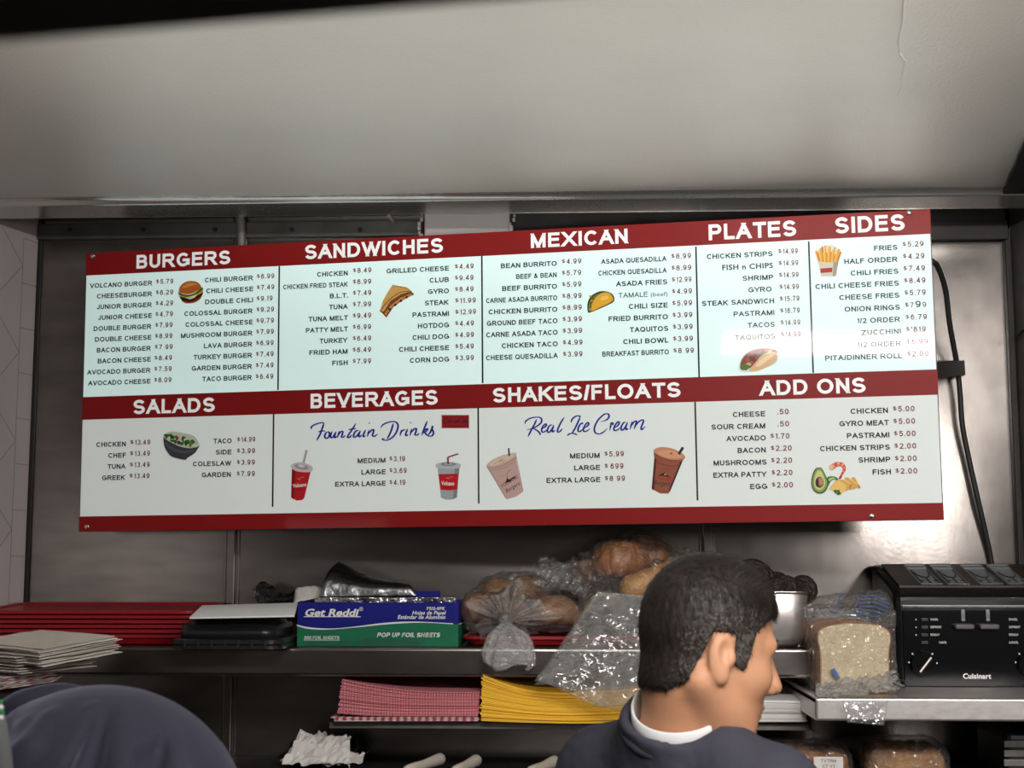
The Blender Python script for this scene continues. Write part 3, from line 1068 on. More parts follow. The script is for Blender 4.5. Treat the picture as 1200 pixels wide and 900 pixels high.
def on_board(C):
    return lambda a, lift: BP(np.array([cp(C, x, y) for x, y in a]), lift)


FD = [
    [(28, 138), (34, 118), (66, 101), (104, 92), (122, 96)], [(118, 96), (108, 128), (92, 172), (66, 219)], [(78, 158), (104, 150), (130, 152)],
    [(148, 156), (131, 166), (124, 190), (134, 203), (150, 194), (158, 170), (149, 156), (166, 168)],
    [(176, 152), (166, 180), (168, 198), (184, 190), (204, 154)], [(204, 154), (194, 182), (196, 198), (212, 186)],
    [(226, 152), (214, 198)], [(217, 186), (234, 158), (250, 154), (248, 174), (242, 192), (254, 194), (270, 180)],
    [(344, 96), (318, 140), (290, 180), (286, 196), (300, 194), (316, 178)], [(290, 142), (318, 136), (346, 134)],
    [(368, 148), (346, 150), (330, 172), (328, 192), (342, 192), (362, 170), (376, 148)], [(376, 148), (364, 178), (368, 192), (386, 178)],
    [(412, 142), (398, 172), (396, 190), (412, 184)], [(434, 98), (440, 92)],
    [(436, 142), (424, 192)], [(428, 176), (452, 146), (468, 142), (466, 162), (460, 182), (474, 188), (498, 170)],
    [(518, 130), (532, 108), (570, 90), (610, 84), (634, 96), (640, 120), (628, 160), (600, 196), (566, 214), (540, 214), (530, 206), (548, 202)],
    [(606, 96), (596, 136), (578, 180), (562, 206)],
    [(664, 142), (654, 186)], [(656, 166), (672, 148), (692, 140)],
    [(708, 136), (696, 166), (696, 184), (712, 176)], [(726, 96), (732, 90)],
    [(736, 134), (724, 184)], [(728, 168), (752, 138), (768, 134), (766, 156), (760, 176), (774, 180), (792, 166)],
    [(846, 80), (826, 130), (806, 182)], [(812, 158), (838, 136), (848, 138), (836, 154), (818, 158)], [(820, 158), (836, 170), (846, 184)],
    [(846, 184), (868, 158), (884, 116), (880, 138), (890, 162), (880, 184), (858, 186), (852, 178)],
]
RI = [
    [(78, 162), (84, 140), (124, 114), (180, 104), (216, 112), (224, 136), (204, 168), (150, 200), (90, 216)],
    [(180, 122), (160, 168), (128, 226), (104, 276)], [(150, 204), (184, 222), (206, 244), (212, 262)],
    [(226, 206), (252, 192), (266, 172), (256, 164), (236, 184), (224, 214), (230, 236), (252, 230), (276, 210)],
    [(322, 172), (298, 176), (278, 204), (276, 234), (292, 236), (316, 206), (332, 172)], [(332, 172), (318, 212), (320, 234), (344, 218)],
    [(424, 104), (396, 146), (368, 204), (364, 234), (384, 230), (406, 204)],
    [(482, 150), (494, 120), (526, 96), (556, 94), (562, 108)], [(562, 106), (544, 146), (516, 204), (488, 250)],
    [(448, 268), (466, 252), (494, 246), (520, 252), (536, 262)],
    [(586, 168), (580, 156), (562, 168), (546, 200), (546, 228), (562, 230), (588, 208)],
    [(594, 204), (624, 184), (638, 164), (628, 152), (608, 172), (592, 204), (596, 230), (620, 226), (650, 204)],
    [(742, 144), (790, 130), (816, 102), (806, 76), (770, 82), (720, 130), (690, 190), (692, 236), (726, 252), (766, 236), (800, 204)],
    [(838, 148), (822, 222)], [(828, 176), (836, 158), (850, 156), (846, 178)],
    [(858, 200), (890, 182), (906, 156), (896, 144), (876, 166), (860, 198), (864, 222), (890, 216), (914, 196)],
    [(968, 148), (944, 154), (924, 188), (924, 216), (940, 216), (964, 184), (980, 148)], [(980, 148), (964, 190), (968, 214), (986, 202)],
    [(1020, 140), (1000, 214)], [(1006, 188), (1034, 148), (1056, 138), (1052, 164), (1036, 210)], [(1042, 190), (1078, 144), (1112, 128), (1118, 146), (1100, 190), (1104, 214), (1136, 186)],
]
for C, st, w in ((CS1, FD, 12), (CS2, RI, 14.5)):
    g = G()
    for i, s in enumerate(st):
        g.add(*ribbon(s, w, on_board(C), .0006 + .00004 * i))
    g.build('script_title', [BMAT['blue']], board)

# printed pictures: flat layered shapes in photo pixels
_PM = {}


def pcol(c):
    if c not in _PM:
        _PM[c] = bmat('print_colour_%d' % (len(_PM) + 1), srgb(*c), .12, .4)
    return _PM[c]


class Pic:
    def __init__(self, C):
        self.C, self.v, self.f, self.fm, self.cols, self.n, self.k = C, [], [], [], [], 0, 0

    def poly(self, pts, c, smooth=True, n=6):
        pts = np.asarray(pts, float)
        if smooth:
            q = np.vstack([pts[-1:], pts, pts[:2]])
            pts = spline(q, n)[n:-n - 1]
        return self._add(on_board(self.C)(pts, .0005 + .00006 * self.k), [tuple(range(len(pts)))], c)

    def _add(self, v, f, c):
        if c not in self.cols: self.cols.append(c)
        self.v.append(v)
        self.f += [tuple(i + self.n for i in q) for q in f]
        self.fm += [self.cols.index(c)] * len(f)
        self.n += len(v)
        self.k += 1
        return self

    def line(self, pts, w, c):
        v, f = ribbon(pts, w, on_board(self.C), .0005 + .00006 * self.k, taper=False)
        return self._add(v, f, c)

    def text(self, s, x0, y0, x1, y1, h, c, off=.01, shear=0):
        a, b = cp(self.C, x0, y0), cp(self.C, x1, y1)
        g_ = G()
        v, f, w = layout(s, off, .02)
        d = (b - a) / w
        nrm_ = np.array((d[1], -d[0])); nrm_ /= np.linalg.norm(nrm_)
        hh = abs(cp(self.C, x0, y0 - h)[1] - a[1])
        uv = a + (v[:, :1] + shear * v[:, 1:]) * d + v[:, 1:] * hh * nrm_
        return self._add(BP(uv, .0005 + .00006 * self.k), f, c)

    def ellipse(self, x, y, rx, ry, c, rot=0.0, n=20):
        a = np.linspace(0, 2 * np.pi, n, endpoint=False)
        q = np.stack([rx * np.cos(a), ry * np.sin(a)], 1)
        r = math.radians(rot)
        q = q @ np.array([[math.cos(r), math.sin(r)], [-math.sin(r), math.cos(r)]]) + (x, y)
        return self.poly(q, c, smooth=False)

    def done(self, name, label):
        o = mesh_obj(name, np.vstack(self.v), self.f, [pcol(c) for c in self.cols], board, False, self.fm)
        o['label'] = label
        return o


def pictures():
    # burger (crop C1)
    p = Pic(C1)
    p.ellipse(538, 421, 56, 50, (196, 206, 200), -12)
    p.poly([(497, 455), (540, 462), (584, 434), (580, 452), (552, 468), (516, 470)], (140, 62, 30))
    p.poly([(494, 438), (540, 452), (586, 420), (588, 436), (544, 462), (502, 458)], (52, 26, 18))
    p.poly([(492, 428), (540, 440), (588, 408), (588, 424), (556, 440), (530, 446), (498, 442)], (196, 150, 44))
    p.poly([(530, 440), (566, 426), (556, 446), (544, 444)], (232, 214, 150))
    p.poly([(486, 422), (510, 432), (548, 430), (588, 402), (590, 412), (558, 434), (520, 442), (490, 434)], (62, 104, 32))
    p.poly([(490, 420), (492, 398), (510, 380), (540, 373), (568, 378), (584, 398), (580, 408), (540, 428), (506, 428)], (176, 92, 34))
    p.poly([(500, 402), (520, 386), (548, 380), (566, 388), (548, 392), (518, 402)], (206, 132, 62))
    p.done('burger_picture', 'printed burger picture')
    # sandwich (C2)
    p = Pic(C2)
    p.poly([(548, 368), (612, 378), (634, 396), (588, 410), (540, 440), (508, 490), (490, 490), (504, 440), (528, 398)], (196, 152, 84), smooth=False)
    p.poly([(634, 396), (648, 412), (598, 436), (552, 470), (520, 518), (504, 500), (490, 488), (508, 490), (540, 440), (588, 410)], (112, 64, 30), smooth=False)
    p.poly([(630, 408), (640, 414), (592, 438), (548, 470), (518, 506), (512, 500), (540, 462), (586, 428)], (206, 160, 96), smooth=False)
    for k in range(9):
        t = k / 8
        p.ellipse(522 + 104 * t, 492 - 78 * t ** .8 + 2 * (k % 2), 8, 6, (92, 46, 26) if k % 2 else (170, 112, 60), -35)
    p.line([(548, 368), (628, 388)], 3, (120, 84, 44))
    p.line([(490, 490), (530, 440), (580, 404), (634, 394)], 4, (104, 70, 36))
    p.done('sandwich_picture', 'printed sandwich picture')
    # taco (C3)
    p = Pic(C3)
    p.poly([(543, 490), (543, 450), (560, 418), (596, 398), (632, 398), (660, 414), (664, 442), (640, 458), (600, 476), (556, 494)], (40, 34, 22))
    p.poly([(547, 486), (549, 450), (568, 420), (600, 404), (630, 404), (648, 414), (600, 440), (566, 488)], (92, 108, 40))
    for k in range(7):
        p.ellipse(556 + 5 * (k % 3), 480 - 10 * k, 6, 5, (120, 60, 30) if k % 2 else (150, 140, 60))
    p.poly([(562, 486), (566, 450), (588, 418), (620, 402), (648, 410), (660, 436), (638, 454), (598, 472)], (212, 160, 48))
    p.ellipse(620, 428, 20, 10, (226, 182, 84), -20)
    p.done('taco_picture', 'printed crunchy taco picture')
    # soft taco and fries (C4)
    p = Pic(C4)
    p.poly([(246, 764), (258, 712), (292, 672), (372, 658), (418, 672), (412, 730), (350, 758), (290, 772)], (206, 214, 210))
    p.poly([(252, 754), (262, 714), (296, 680), (350, 668), (410, 676), (400, 700), (300, 752), (270, 764)], (124, 58, 40))
    for k in range(22):
        x = 268 + 132 * RNG.random(); y = 742 - (x - 268) * .45 + RNG.uniform(-22, 10)
        p.ellipse(x, y, 10, 8, [(150, 76, 52), (98, 44, 34), (196, 150, 120), (70, 96, 46)][k % 4], k * 37)
    p.poly([(256, 744), (276, 738), (296, 748), (280, 764), (258, 760)], (74, 112, 46))
    p.poly([(292, 766), (320, 730), (352, 696), (392, 684), (412, 692), (412, 722), (372, 750), (326, 768)], (206, 172, 128))
    p.poly([(320, 744), (352, 712), (388, 696), (400, 700), (372, 722), (340, 746)], (226, 200, 162))
    p.done('soft_taco_picture', 'printed soft taco picture')
    p = Pic(C4)
    p.poly([(578, 246), (620, 216), (654, 210), (698, 238), (682, 290), (676, 348), (608, 352), (596, 300)], (204, 208, 204), smooth=False)
    for k in range(17):
        x = 592 + 96 * k / 16
        l = 26 + 34 * RNG.random() + 14 * math.sin(math.pi * k / 16)
        p.line([(602 + 76 * k / 16, 294), (x + (k - 8) * .8, 288 - l)], 8, [(206, 150, 56), (178, 118, 38), (222, 176, 84)][k % 3])
    p.poly([(596, 286), (640, 292), (686, 284), (670, 352), (608, 352)], (196, 186, 168), smooth=False)
    p.poly([(662, 290), (686, 284), (672, 352), (658, 352)], (150, 140, 122), smooth=False)
    p.poly([(604, 318), (658, 314), (656, 334), (606, 338)], (158, 44, 36), smooth=False)
    p.done('fries_picture', 'printed french fries picture')
    # salad bowl (C5)
    p = Pic(C5)
    p.poly([(484, 296), (520, 282), (570, 288), (630, 304), (658, 344), (650, 364), (560, 360), (484, 322)], (178, 190, 168))
    for k in range(40):
        x = 492 + 152 * RNG.random(); y = 302 + (x - 492) * .28 + RNG.uniform(-10, 20)
        p.ellipse(x, y, RNG.uniform(7, 14), RNG.uniform(5, 9), [(48, 92, 40), (76, 124, 52), (30, 62, 30), (196, 190, 160), (150, 60, 44)][k % 5 if k % 3 else 0], k * 41)
    p.poly([(482, 312), (500, 326), (560, 356), (620, 366), (658, 350), (642, 386), (602, 414), (588, 424), (528, 410), (506, 392), (486, 356)], (58, 58, 64))
    p.poly([(490, 332), (520, 356), (580, 378), (640, 372), (610, 392), (540, 384), (500, 360)], (76, 76, 82))
    p.ellipse(640, 352, 20, 10, (190, 200, 170), -10)
    p.done('salad_picture', 'printed salad bowl picture')
    # red cup with straw (own crop)
    c3 = (330, 515, 11.25)
    p = Pic(c3)
    p.line([(330, 140), (282, 335)], 30, (176, 172, 172)).line([(336, 142), (290, 330)], 8, (120, 116, 118))
    p.poly([(136, 390), (385, 425), (300, 775), (270, 800), (200, 806), (126, 765)], (168, 30, 36), smooth=False)
    p.poly([(136, 390), (185, 400), (160, 790), (126, 765)], (128, 18, 24), smooth=False)
    p.poly([(125, 360), (150, 320), (260, 300), (390, 345), (412, 385), (390, 425), (300, 432), (180, 412)], (186, 176, 178))
    p.ellipse(265, 362, 95, 34, (150, 142, 146), 10).ellipse(262, 350, 45, 20, (200, 190, 190), 10)
    p.line([(210, 510), (235, 530), (255, 505), (300, 495)], 8, (190, 120, 110))
    p.text('Volcano', 150, 636, 330, 614, 46, (226, 210, 206), .03)
    p.text('Burgers', 195, 675, 285, 665, 22, (110, 16, 20), .0)
    p.done('red_cup_picture', 'printed red drink cup picture')
    c4 = (500, 520, 10.0)
    p = Pic(c4)
    p.poly([(128, 280), (385, 280), (355, 630), (300, 655), (220, 655), (168, 630)], (150, 154, 158), smooth=False)
    p.poly([(330, 285), (385, 280), (355, 630), (310, 650)], (118, 122, 126), smooth=False)
    p.poly([(138, 358), (372, 350), (358, 535), (270, 548), (165, 540)], (170, 30, 36), smooth=False)
    p.poly([(108, 262), (125, 232), (255, 212), (385, 232), (398, 262), (380, 284), (255, 296), (128, 284)], (166, 170, 174))
    p.ellipse(255, 240, 90, 22, (120, 124, 130)).ellipse(255, 238, 50, 14, (156, 160, 166))
    p.line([(252, 240), (250, 165), (262, 155), (372, 118)], 20, (120, 22, 30)).line([(246, 240), (245, 170)], 6, (170, 60, 60))
    p.line([(230, 392), (255, 410), (275, 392), (312, 386)], 7, (200, 130, 120))
    p.text('Volcano', 172, 484, 325, 488, 44, (226, 210, 206), .03)
    p.text('Burgers', 205, 520, 300, 520, 18, (110, 16, 20), .0)
    p.done('white_cup_picture', 'printed white drink cup picture')
    # pale shake (same crop)
    p = Pic(c4)
    p.poly([(700, 262), (760, 200), (880, 140), (1030, 105), (1052, 130), (1050, 190), (1130, 560), (1050, 620), (940, 652), (915, 620)], (176, 148, 140), smooth=False)
    p.poly([(700, 258), (760, 195), (880, 138), (1030, 105), (1050, 128), (980, 190), (860, 240), (760, 270)], (190, 168, 156))
    p.poly([(735, 248), (800, 195), (900, 150), (1010, 130), (960, 185), (860, 225), (770, 255)], (198, 176, 158))
    p.line([(790, 235), (860, 195), (900, 180), (850, 215), (930, 195)], 7, (156, 128, 112))
    p.line([(712, 272), (860, 270), (1046, 165)], 5, (120, 92, 88)).line([(730, 300), (870, 295), (1048, 200)], 5, (130, 102, 98))
    p.line([(705, 262), (760, 350), (930, 640)], 6, (110, 90, 88)).line([(1050, 150), (1132, 560)], 5, (140, 112, 106))
    p.line([(962, 52), (968, 145)], 18, (28, 62, 66))
    p.poly([(918, 470), (945, 400), (965, 420), (1035, 380), (1045, 395), (985, 425), (1000, 440), (940, 455)], (30, 26, 28), smooth=False)
    p.line([(990, 300), (945, 345), (945, 400)], 6, (150, 70, 60)).line([(850, 385), (920, 380)], 5, (160, 120, 110))
    p.text('VOLCANO', 880, 520, 1075, 400, 42, (120, 30, 40), .0)
    p.text('Burgers', 940, 575, 1095, 480, 44, (40, 36, 38), .0, .25)
    p.done('pale_shake_picture', 'printed pale milkshake picture')
    c5 = (755, 515, 12.85)
    p = Pic(c5)
    p.poly([(140, 160), (250, 115), (400, 130), (560, 200), (615, 270), (580, 320), (400, 750), (365, 815), (240, 812), (110, 745), (125, 580), (150, 280)], (134, 74, 54), smooth=False)
    p.poly([(110, 745), (125, 580), (152, 280), (185, 300), (160, 600), (150, 765)], (74, 40, 32), smooth=False)
    p.poly([(580, 320), (400, 760), (380, 800), (380, 740), (540, 340)], (60, 34, 30), smooth=False)
    p.poly([(138, 170), (230, 118), (400, 130), (560, 200), (618, 272), (560, 305), (380, 300), (220, 245)], (176, 128, 100))
    p.poly([(190, 195), (280, 165), (420, 170), (540, 225), (560, 270), (400, 280), (260, 240)], (196, 142, 104))
    p.line([(150, 205), (270, 275), (420, 318), (590, 300)], 9, (92, 52, 40)).line([(155, 325), (280, 375), (420, 402), (530, 385)], 9, (80, 44, 34))
    p.ellipse(405, 212, 22, 12, (120, 62, 34))
    p.line([(585, 118), (520, 222)], 40, (26, 42, 46))
    p.poly([(205, 545), (270, 515), (320, 495), (345, 535), (420, 590), (350, 560), (270, 545)], (30, 26, 26), smooth=False)
    p.poly([(290, 535), (320, 502), (340, 540)], (140, 140, 100), smooth=False)
    p.line([(280, 430), (360, 455), (450, 440)], 7, (120, 50, 40))
    p.text('VOLCANO', 190, 590, 430, 635, 50, (150, 40, 44), .0)
    p.text('Burgers', 150, 675, 380, 705, 70, (50, 52, 48), .0, .2)
    p.done('chocolate_shake_picture', 'printed chocolate milkshake picture')
    # red drinks sign (CS1 crop)
    p = Pic(CS1)
    p.poly([(942, 36), (1141, 36), (1141, 133), (942, 133)], (196, 160, 160), smooth=False)
    p.poly([(948, 40), (1137, 40), (1137, 129), (948, 129)], (128, 24, 32), smooth=False)
    for s in ([(990, 58), (968, 66), (956, 86), (966, 98), (986, 90)], [(1000, 74), (992, 88), (1002, 92), (1008, 78), (1000, 74)], [(1028, 74), (1016, 88), (1028, 92)],
              [(1046, 76), (1036, 88), (1046, 92), (1052, 76), (1050, 92)], [(1054, 82), (1064, 80)], [(1092, 58), (1070, 70), (1066, 90), (1088, 90)],
              [(1098, 76), (1090, 88), (1100, 90), (1104, 76)], [(1118, 54), (1104, 90)], [(1124, 76), (1112, 88), (1124, 92), (1128, 76), (1126, 92)]):
        p.line(s, 5, (44, 26, 30))
    p.line([(990, 119), (1096, 117)], 5, (96, 24, 30))
    p.done('drink_sign_picture', 'small red printed drink sign')
    # avocado, shrimp and cheese (own crop)
    c6 = (940, 530, 15.0)
    p = Pic(c6)
    sh = spline([(520, 270), (580, 225), (650, 210), (710, 225), (740, 285), (725, 345), (690, 400), (660, 455)], 4)
    for i, q in enumerate(sh):
        w = 62 - 48 * (i / len(sh)) ** 1.3
        p.ellipse(q[0], q[1], w * .8, w * .75, (206, 128, 104) if (i // 2) % 2 == 0 else (176, 66, 50))
    p.ellipse(510, 262, 44, 46, (214, 172, 150)).ellipse(640, 200, 26, 20, (222, 166, 140)).ellipse(712, 222, 22, 22, (216, 150, 126))
    p.poly([(640, 455), (700, 395), (690, 455), (660, 475)], (140, 30, 34))
    p.poly([(430, 470), (480, 425), (580, 430), (630, 470), (620, 505), (560, 480), (500, 520), (450, 600)], (64, 104, 44))
    p.poly([(465, 470), (540, 440), (600, 470), (540, 470), (480, 510)], (150, 180, 110))
    for q in ([(860, 450), (920, 435), (1015, 600), (1005, 635), (960, 620)], [(740, 450), (800, 440), (975, 570), (1005, 610), (900, 650), (830, 660)],
              [(640, 490), (720, 480), (860, 560), (830, 650), (740, 690)]):
        p.poly(q, (196, 152, 80), smooth=False)
        p.line([(q[1][0], q[1][1]), (q[2][0], q[2][1])], 14, (224, 190, 120))
        p.line([(q[2][0], q[2][1]), (q[3][0], q[3][1])], 22, (166, 112, 52))
    p.poly([(470, 640), (580, 505), (640, 490), (790, 590), (760, 650), (690, 745), (600, 700)], (212, 178, 104), smooth=False)
    for k in range(7):
        p.ellipse(570 + 90 * RNG.random(), 670 + 60 * RNG.random(), 26, 22, [(48, 84, 40), (74, 112, 48), (30, 60, 30)][k % 3])
    p.poly([(290, 270), (350, 290), (410, 400), (460, 520), (440, 640), (370, 715), (270, 720), (190, 650), (162, 540), (180, 400), (230, 295)], (48, 72, 36))
    p.poly([(290, 285), (345, 305), (395, 405), (440, 520), (425, 620), (360, 690), (280, 700), (205, 640), (180, 540), (198, 410), (245, 310)], (124, 148, 74))
    p.poly([(290, 325), (335, 345), (375, 425), (405, 520), (390, 600), (335, 655), (280, 660), (225, 610), (210, 530), (225, 430), (260, 350)], (186, 190, 122))
    p.ellipse(305, 530, 74, 98, (98, 62, 44)).ellipse(325, 520, 46, 68, (168, 124, 96)).ellipse(265, 540, 30, 70, (66, 40, 32))
    p.done('toppings_picture', 'printed avocado, shrimp and cheese picture')


pictures()
for px, py in ((109, 300), (1065, 249), (102, 617.5), (1021.5, 605)):
    u, v = B(px, py)
    bm = bmesh.new()
    bmesh.ops.create_uvsphere(bm, u_segments=16, v_segments=8, radius=.0055)
    Mx = Matrix((tuple(BU) + (0,), tuple(BV) + (0,), tuple(BN) + (0,), (0, 0, 0, 1))).transposed()
    Mx = Matrix.Translation(Vector(BP(np.array((u, v)), .0008))) @ Mx @ Matrix.Diagonal((1, 1, .45, 1))
    g = G().bm(bm, 0, Mx)
    g.build('mounting_screw', [M['chrome']], board, True)

# bracket arm and black cable on the right
br = empty('wall_bracket', P(1115, 440, WY - .002), 'short black bracket joining the right end of the menu board to the wall', 'bracket')
g = G()
a = BP(np.array((BW - .02, B(1098, 432)[1])), -.036)
b = P(1128, 431, WY - .006)
d = (b - a); L = np.linalg.norm(d); d /= L
s = np.cross(d, (0, 0, 1)); s /= np.linalg.norm(s); t = np.cross(s, d)
w, h = .005, .0155
v = [p_ + s * i * w + t * j * h for p_ in (a, b) for i, j in ((-1, -1), (1, -1), (1, 1), (-1, 1))]
g.add(v, [(0, 1, 2, 3), (7, 6, 5, 4), (0, 4, 5, 1), (1, 5, 6, 2), (2, 6, 7, 3), (3, 7, 4, 0)])
g.build('arm', [M['black_plastic']], br)
g = G()
g.box(np.array((P(1098, 440, WY)[0], WY - .008, P(1098, 439, WY)[2])), np.array((P(1130, 440, WY)[0], WY, P(1098, 423, WY)[2])), .002)
g.build('wall_plate', [M['black_plastic']], br)

# black power cable hanging from behind the board
g = G()
pts = [(1092, 306, 2.93), (1099, 313, 2.95), (1108, 340, 2.99), (1113, 380, 3.02), (1121, 425, 3.055), (1125, 460, 3.065), (1128, 500, 3.07), (1137, 545, 3.075), (1147, 590, 3.075), (1155, 625, 3.082), (1161, 655, 3.09), (1166, 690, 3.092)]
g.tube(spline([P(*q) for q in pts], 6), .0058, 10)
o = g.build('power_cable', [M['black_rubber']], None, True)
tag(o, 'black power cable curving down the steel wall from behind the menu board', 'cable')

# ------------------------------------------------------------------ shelves and counter
XL, XS = P(-90, 700, SHELF_Y)[0], P(952, 775, SHELF_Y)[0]
SB = float(P(500, 793, SHELF_Y)[2])
t = empty('wall_shelf', ((XL + XS) / 2, 2.95, SB), 'long stainless steel wall shelf with a rounded front edge under the menu board', 'shelf')
g = G()
g.box((XL, SHELF_Y, SHELF_Z - .012), (XS, WY - .001, SHELF_Z), .004)
g.box((XL, SHELF_Y - .002, SB), (XS, SHELF_Y + .014, SHELF_Z), .006)
g.box((XL, SHELF_Y, SB), (XS, SHELF_Y + .03, SB + .004), .001)
g.build('shelf_board', [M['steel']], t)
RZ = float(P(500, 846, 2.82)[2])
g = G()
g.box((XS - .004, SHELF_Y + .002, RZ - .012), (XS + .002, WY - .002, SB + .02), .001)
g.build('end_panel', [M['steel_dull']], t)
XR0 = P(386, 846, 2.82)[0]
t = empty('paper_rack', ((XR0 + XS) / 2, 2.95, RZ - .01), 'thin steel rack for wrapping papers hung below the long shelf', 'rack')
g = G()
g.box((XR0, 2.825, RZ - .005), (XS - .006, WY - .002, RZ), .001)
g.box((XR0, 2.822, RZ - .013), (XS - .006, 2.828, RZ), .001)
g.build('rack_plate', [M['steel_dull']], t)
for x in (XR0 + .03, XS - .05, (XR0 + XS) / 2):
    g = G()
    g.box((x - .004, 3.075, RZ), (x + .004, 3.083, SB - .0), 0)
    g.build('hanger', [M['steel_dull']], t)
RSY = 2.62
RSZ, RSB = float(P(1050, 818, RSY)[2]), float(P(1050, 845, RSY)[2])
XA, XB = P(956, 830, RSY)[0], .985
t = empty('toaster_shelf', ((XA + XB) / 2, 2.85, RSB), 'bright stainless steel shelf carrying the black toaster', 'shelf')
g = G()
g.box((XA, RSY, RSZ - .012), (XB, WY - .002, RSZ), .003)
g.box((XA, RSY - .002, RSB), (XB, RSY + .012, RSZ), .004)
g.box((XA, RSY, RSB), (XA + .003, WY - .002, RSZ), .001)
g.build('shelf_board', [M['steel_shiny']], t)
CZ = 1.145
XC = P(262, 890, 3.0)[0]
t = empty('prep_counter', ((XC + .95) / 2, 2.85, 0), 'dark steel back counter below the paper rack', 'counter')
g = G()
g.box((XC, 2.60, CZ - .03), (.915, WY - .002, CZ), .004)
g.build('worktop', [M['dark_counter']] if 'dark_counter' in M else [M['steel_dull']], t)
g = G()
g.box((XC + .02, 2.66, 0.0), (.90, WY - .004, CZ - .03), .004)
g.build('base_cabinet', [M['steel_dull']], t)

# ------------------------------------------------------------------ red trays
def tray_geo(w, d, h, lip, wall=.005):
    g = G()
    r = .035
    R = [rrect(w - .05, d - .05, r * .7, 0), rrect(w - .03, d - .03, r * .8, .002), rrect(w - .012, d - .012, r, h - lip), rrect(w, d, r, h - lip + .001),
         rrect(w, d, r, h - .001), rrect(w - .004, d - .004, r, h), rrect(w - .016, d - .016, r, h), rrect(w - .026, d - .026, r, h - .004), rrect(w - .05, d - .05, r * .7, .005)]
    g.loft(R)
    return g


TX0, TX1 = P(-32, 750, 2.84)[0], P(234, 750, 2.84)[0]
tw = TX1 - TX0
ORD = ['topmost', 'second from the top', 'third from the top', 'fourth from the top', 'fifth from the top', 'lowest']
for i in range(6):
    w_ = tw * random.uniform(.965, .99)
    g = tray_geo(w_, .235, .0088 if i else .021, .0074)
    v = np.vstack(g.v)
    z0 = SHELF_Z + .0008 + (0 if i == 0 else .0215 + .0092 * (i - 1))
    tilt = 0 if i == 0 else .042
    Mx = TRS(((TX0 + TX1) / 2 + random.uniform(-.007, .006), 2.838 + random.uniform(-.003, .004), z0), rz=random.uniform(-.012, .012), rx=tilt)
    v = xf(v + np.array((0, .12, 0)), Mx)
    o = mesh_obj('serving_tray', v, g.f, M['red_plastic'], None, False)
    tag(o, 'red plastic tray, %s of the stack on the left shelf end' % ORD[5 - i], 'tray', 'red trays stacked on the shelf')

# ------------------------------------------------------------------ black take-out container with a white card
cx0, cx1 = P(197, 760, 2.71)[0], P(329, 760, 2.71)[0]
cw, cd = cx1 - cx0, .225
ccx, ccy = (cx0 + cx1) / 2, 2.71 + cd / 2
zt = float(P(260, 727, 2.735)[2]) - SHELF_Z
t = empty('takeout_container', (ccx, ccy, SHELF_Z), 'black plastic take-out container turned upside down beside the red trays', 'container')
R = [rrect(cw, cd, .03, .0, 6), rrect(cw, cd, .03, .006, 6), rrect(cw - .004, cd - .004, .03, .008, 6), rrect(cw, cd, .03, .010, 6), rrect(cw, cd, .03, .017, 6), rrect(cw - .006, cd - .006, .03, .019, 6)]
v, f = loft(R)
mesh_obj('rim', xf(v, TRS((ccx, ccy, SHELF_Z + .0008))), f, M['black_plastic'], t)
R = [rrect(cw - .024, cd - .024, .03, .018, 6), rrect(cw - .03, cd - .03, .03, .045, 6), rrect(cw - .036, cd - .036, .032, zt - .014, 6), rrect(cw - .05, cd - .05, .032, zt - .004, 6), rrect(cw - .07, cd - .07, .03, zt, 6)]
v, f = loft(R)
mesh_obj('bowl', xf(v, TRS((ccx, ccy, SHELF_Z + .0008))), f, M['black_plastic'], t, True)
g = G()
for k in range(7):
    x = ccx - cw / 2 + .03 + k * (cw - .06) / 6
    g.box((x - .003, 2.7085, SHELF_Z + .002), (x + .003, 2.713, SHELF_Z + .018), .001)
g.build('rim_tab', [M['black_plastic']], t)
pa, pb, pc, pd = P(222, 726, 2.70), P(345, 723, 2.70), P(349, 708, 2.93), P(237, 711, 2.93)
zc = SHELF_Z + zt + .004
g = G()
lowz = [max(q[2], zc) for q in (pa, pb, pc, pd)]
q = [np.array((p_[0], p_[1], z_)) for p_, z_ in zip((pa, pb, pc, pd), lowz)]
th = np.array((0, 0, .003))
g.add(q + [p_ + th for p_ in q], [(3, 2, 1, 0), (4, 5, 6, 7), (0, 1, 5, 4), (1, 2, 6, 5), (2, 3, 7, 6), (3, 0, 4, 7)])
o = g.build('card_lid', [M['white_board']])
tag(o, 'white card lid lying on the upturned black container', 'lid')


# ------------------------------------------------------------------ foil box
fy = 2.835
a, b = P(348, 757, fy), P(537, 757, fy)
fx0, fx1, fz0 = a[0], b[0], SHELF_Z + .0005
fz1 = float(P(440, 706, fy)[2])
fw, fh = fx1 - fx0, fz1 - fz0
M['box_blue'] = mat('blue_carton_print', (.009, .012, .19), .5, 0, .15)
M['box_green'] = mat('green_carton_print', (.010, .15, .07), .5, 0, .2)
M['box_green_dark'] = mat('dark_green_print', (.008, .10, .05), .4)
M['box_card'] = mat('carton_board', (.45, .43, .40), .8)
t = empty('foil_sheet_box', ((fx0 + fx1) / 2, fy + .12, fz0), 'blue and green carton of pop up foil sheets standing open on the shelf', 'box')
g = G()
fd = .235
g.box((fx0, fy, fz0), (fx1, fy + .002, fz1))
g.box((fx0, fy + fd, fz0), (fx1, fy + fd + .002, fz1))
g.box((fx0, fy + .002, fz0), (fx0 + .002, fy + fd, fz1), 0, 0)
g.box((fx1 - .002, fy + .002, fz0), (fx1, fy + fd, fz1), 0, 0)
g.box((fx0 + .002, fy + .002, fz0), (fx1 - .002, fy + fd, fz0 + .002), 0, 1)
g.build('carton', [M['box_blue'], M['box_card']], t)


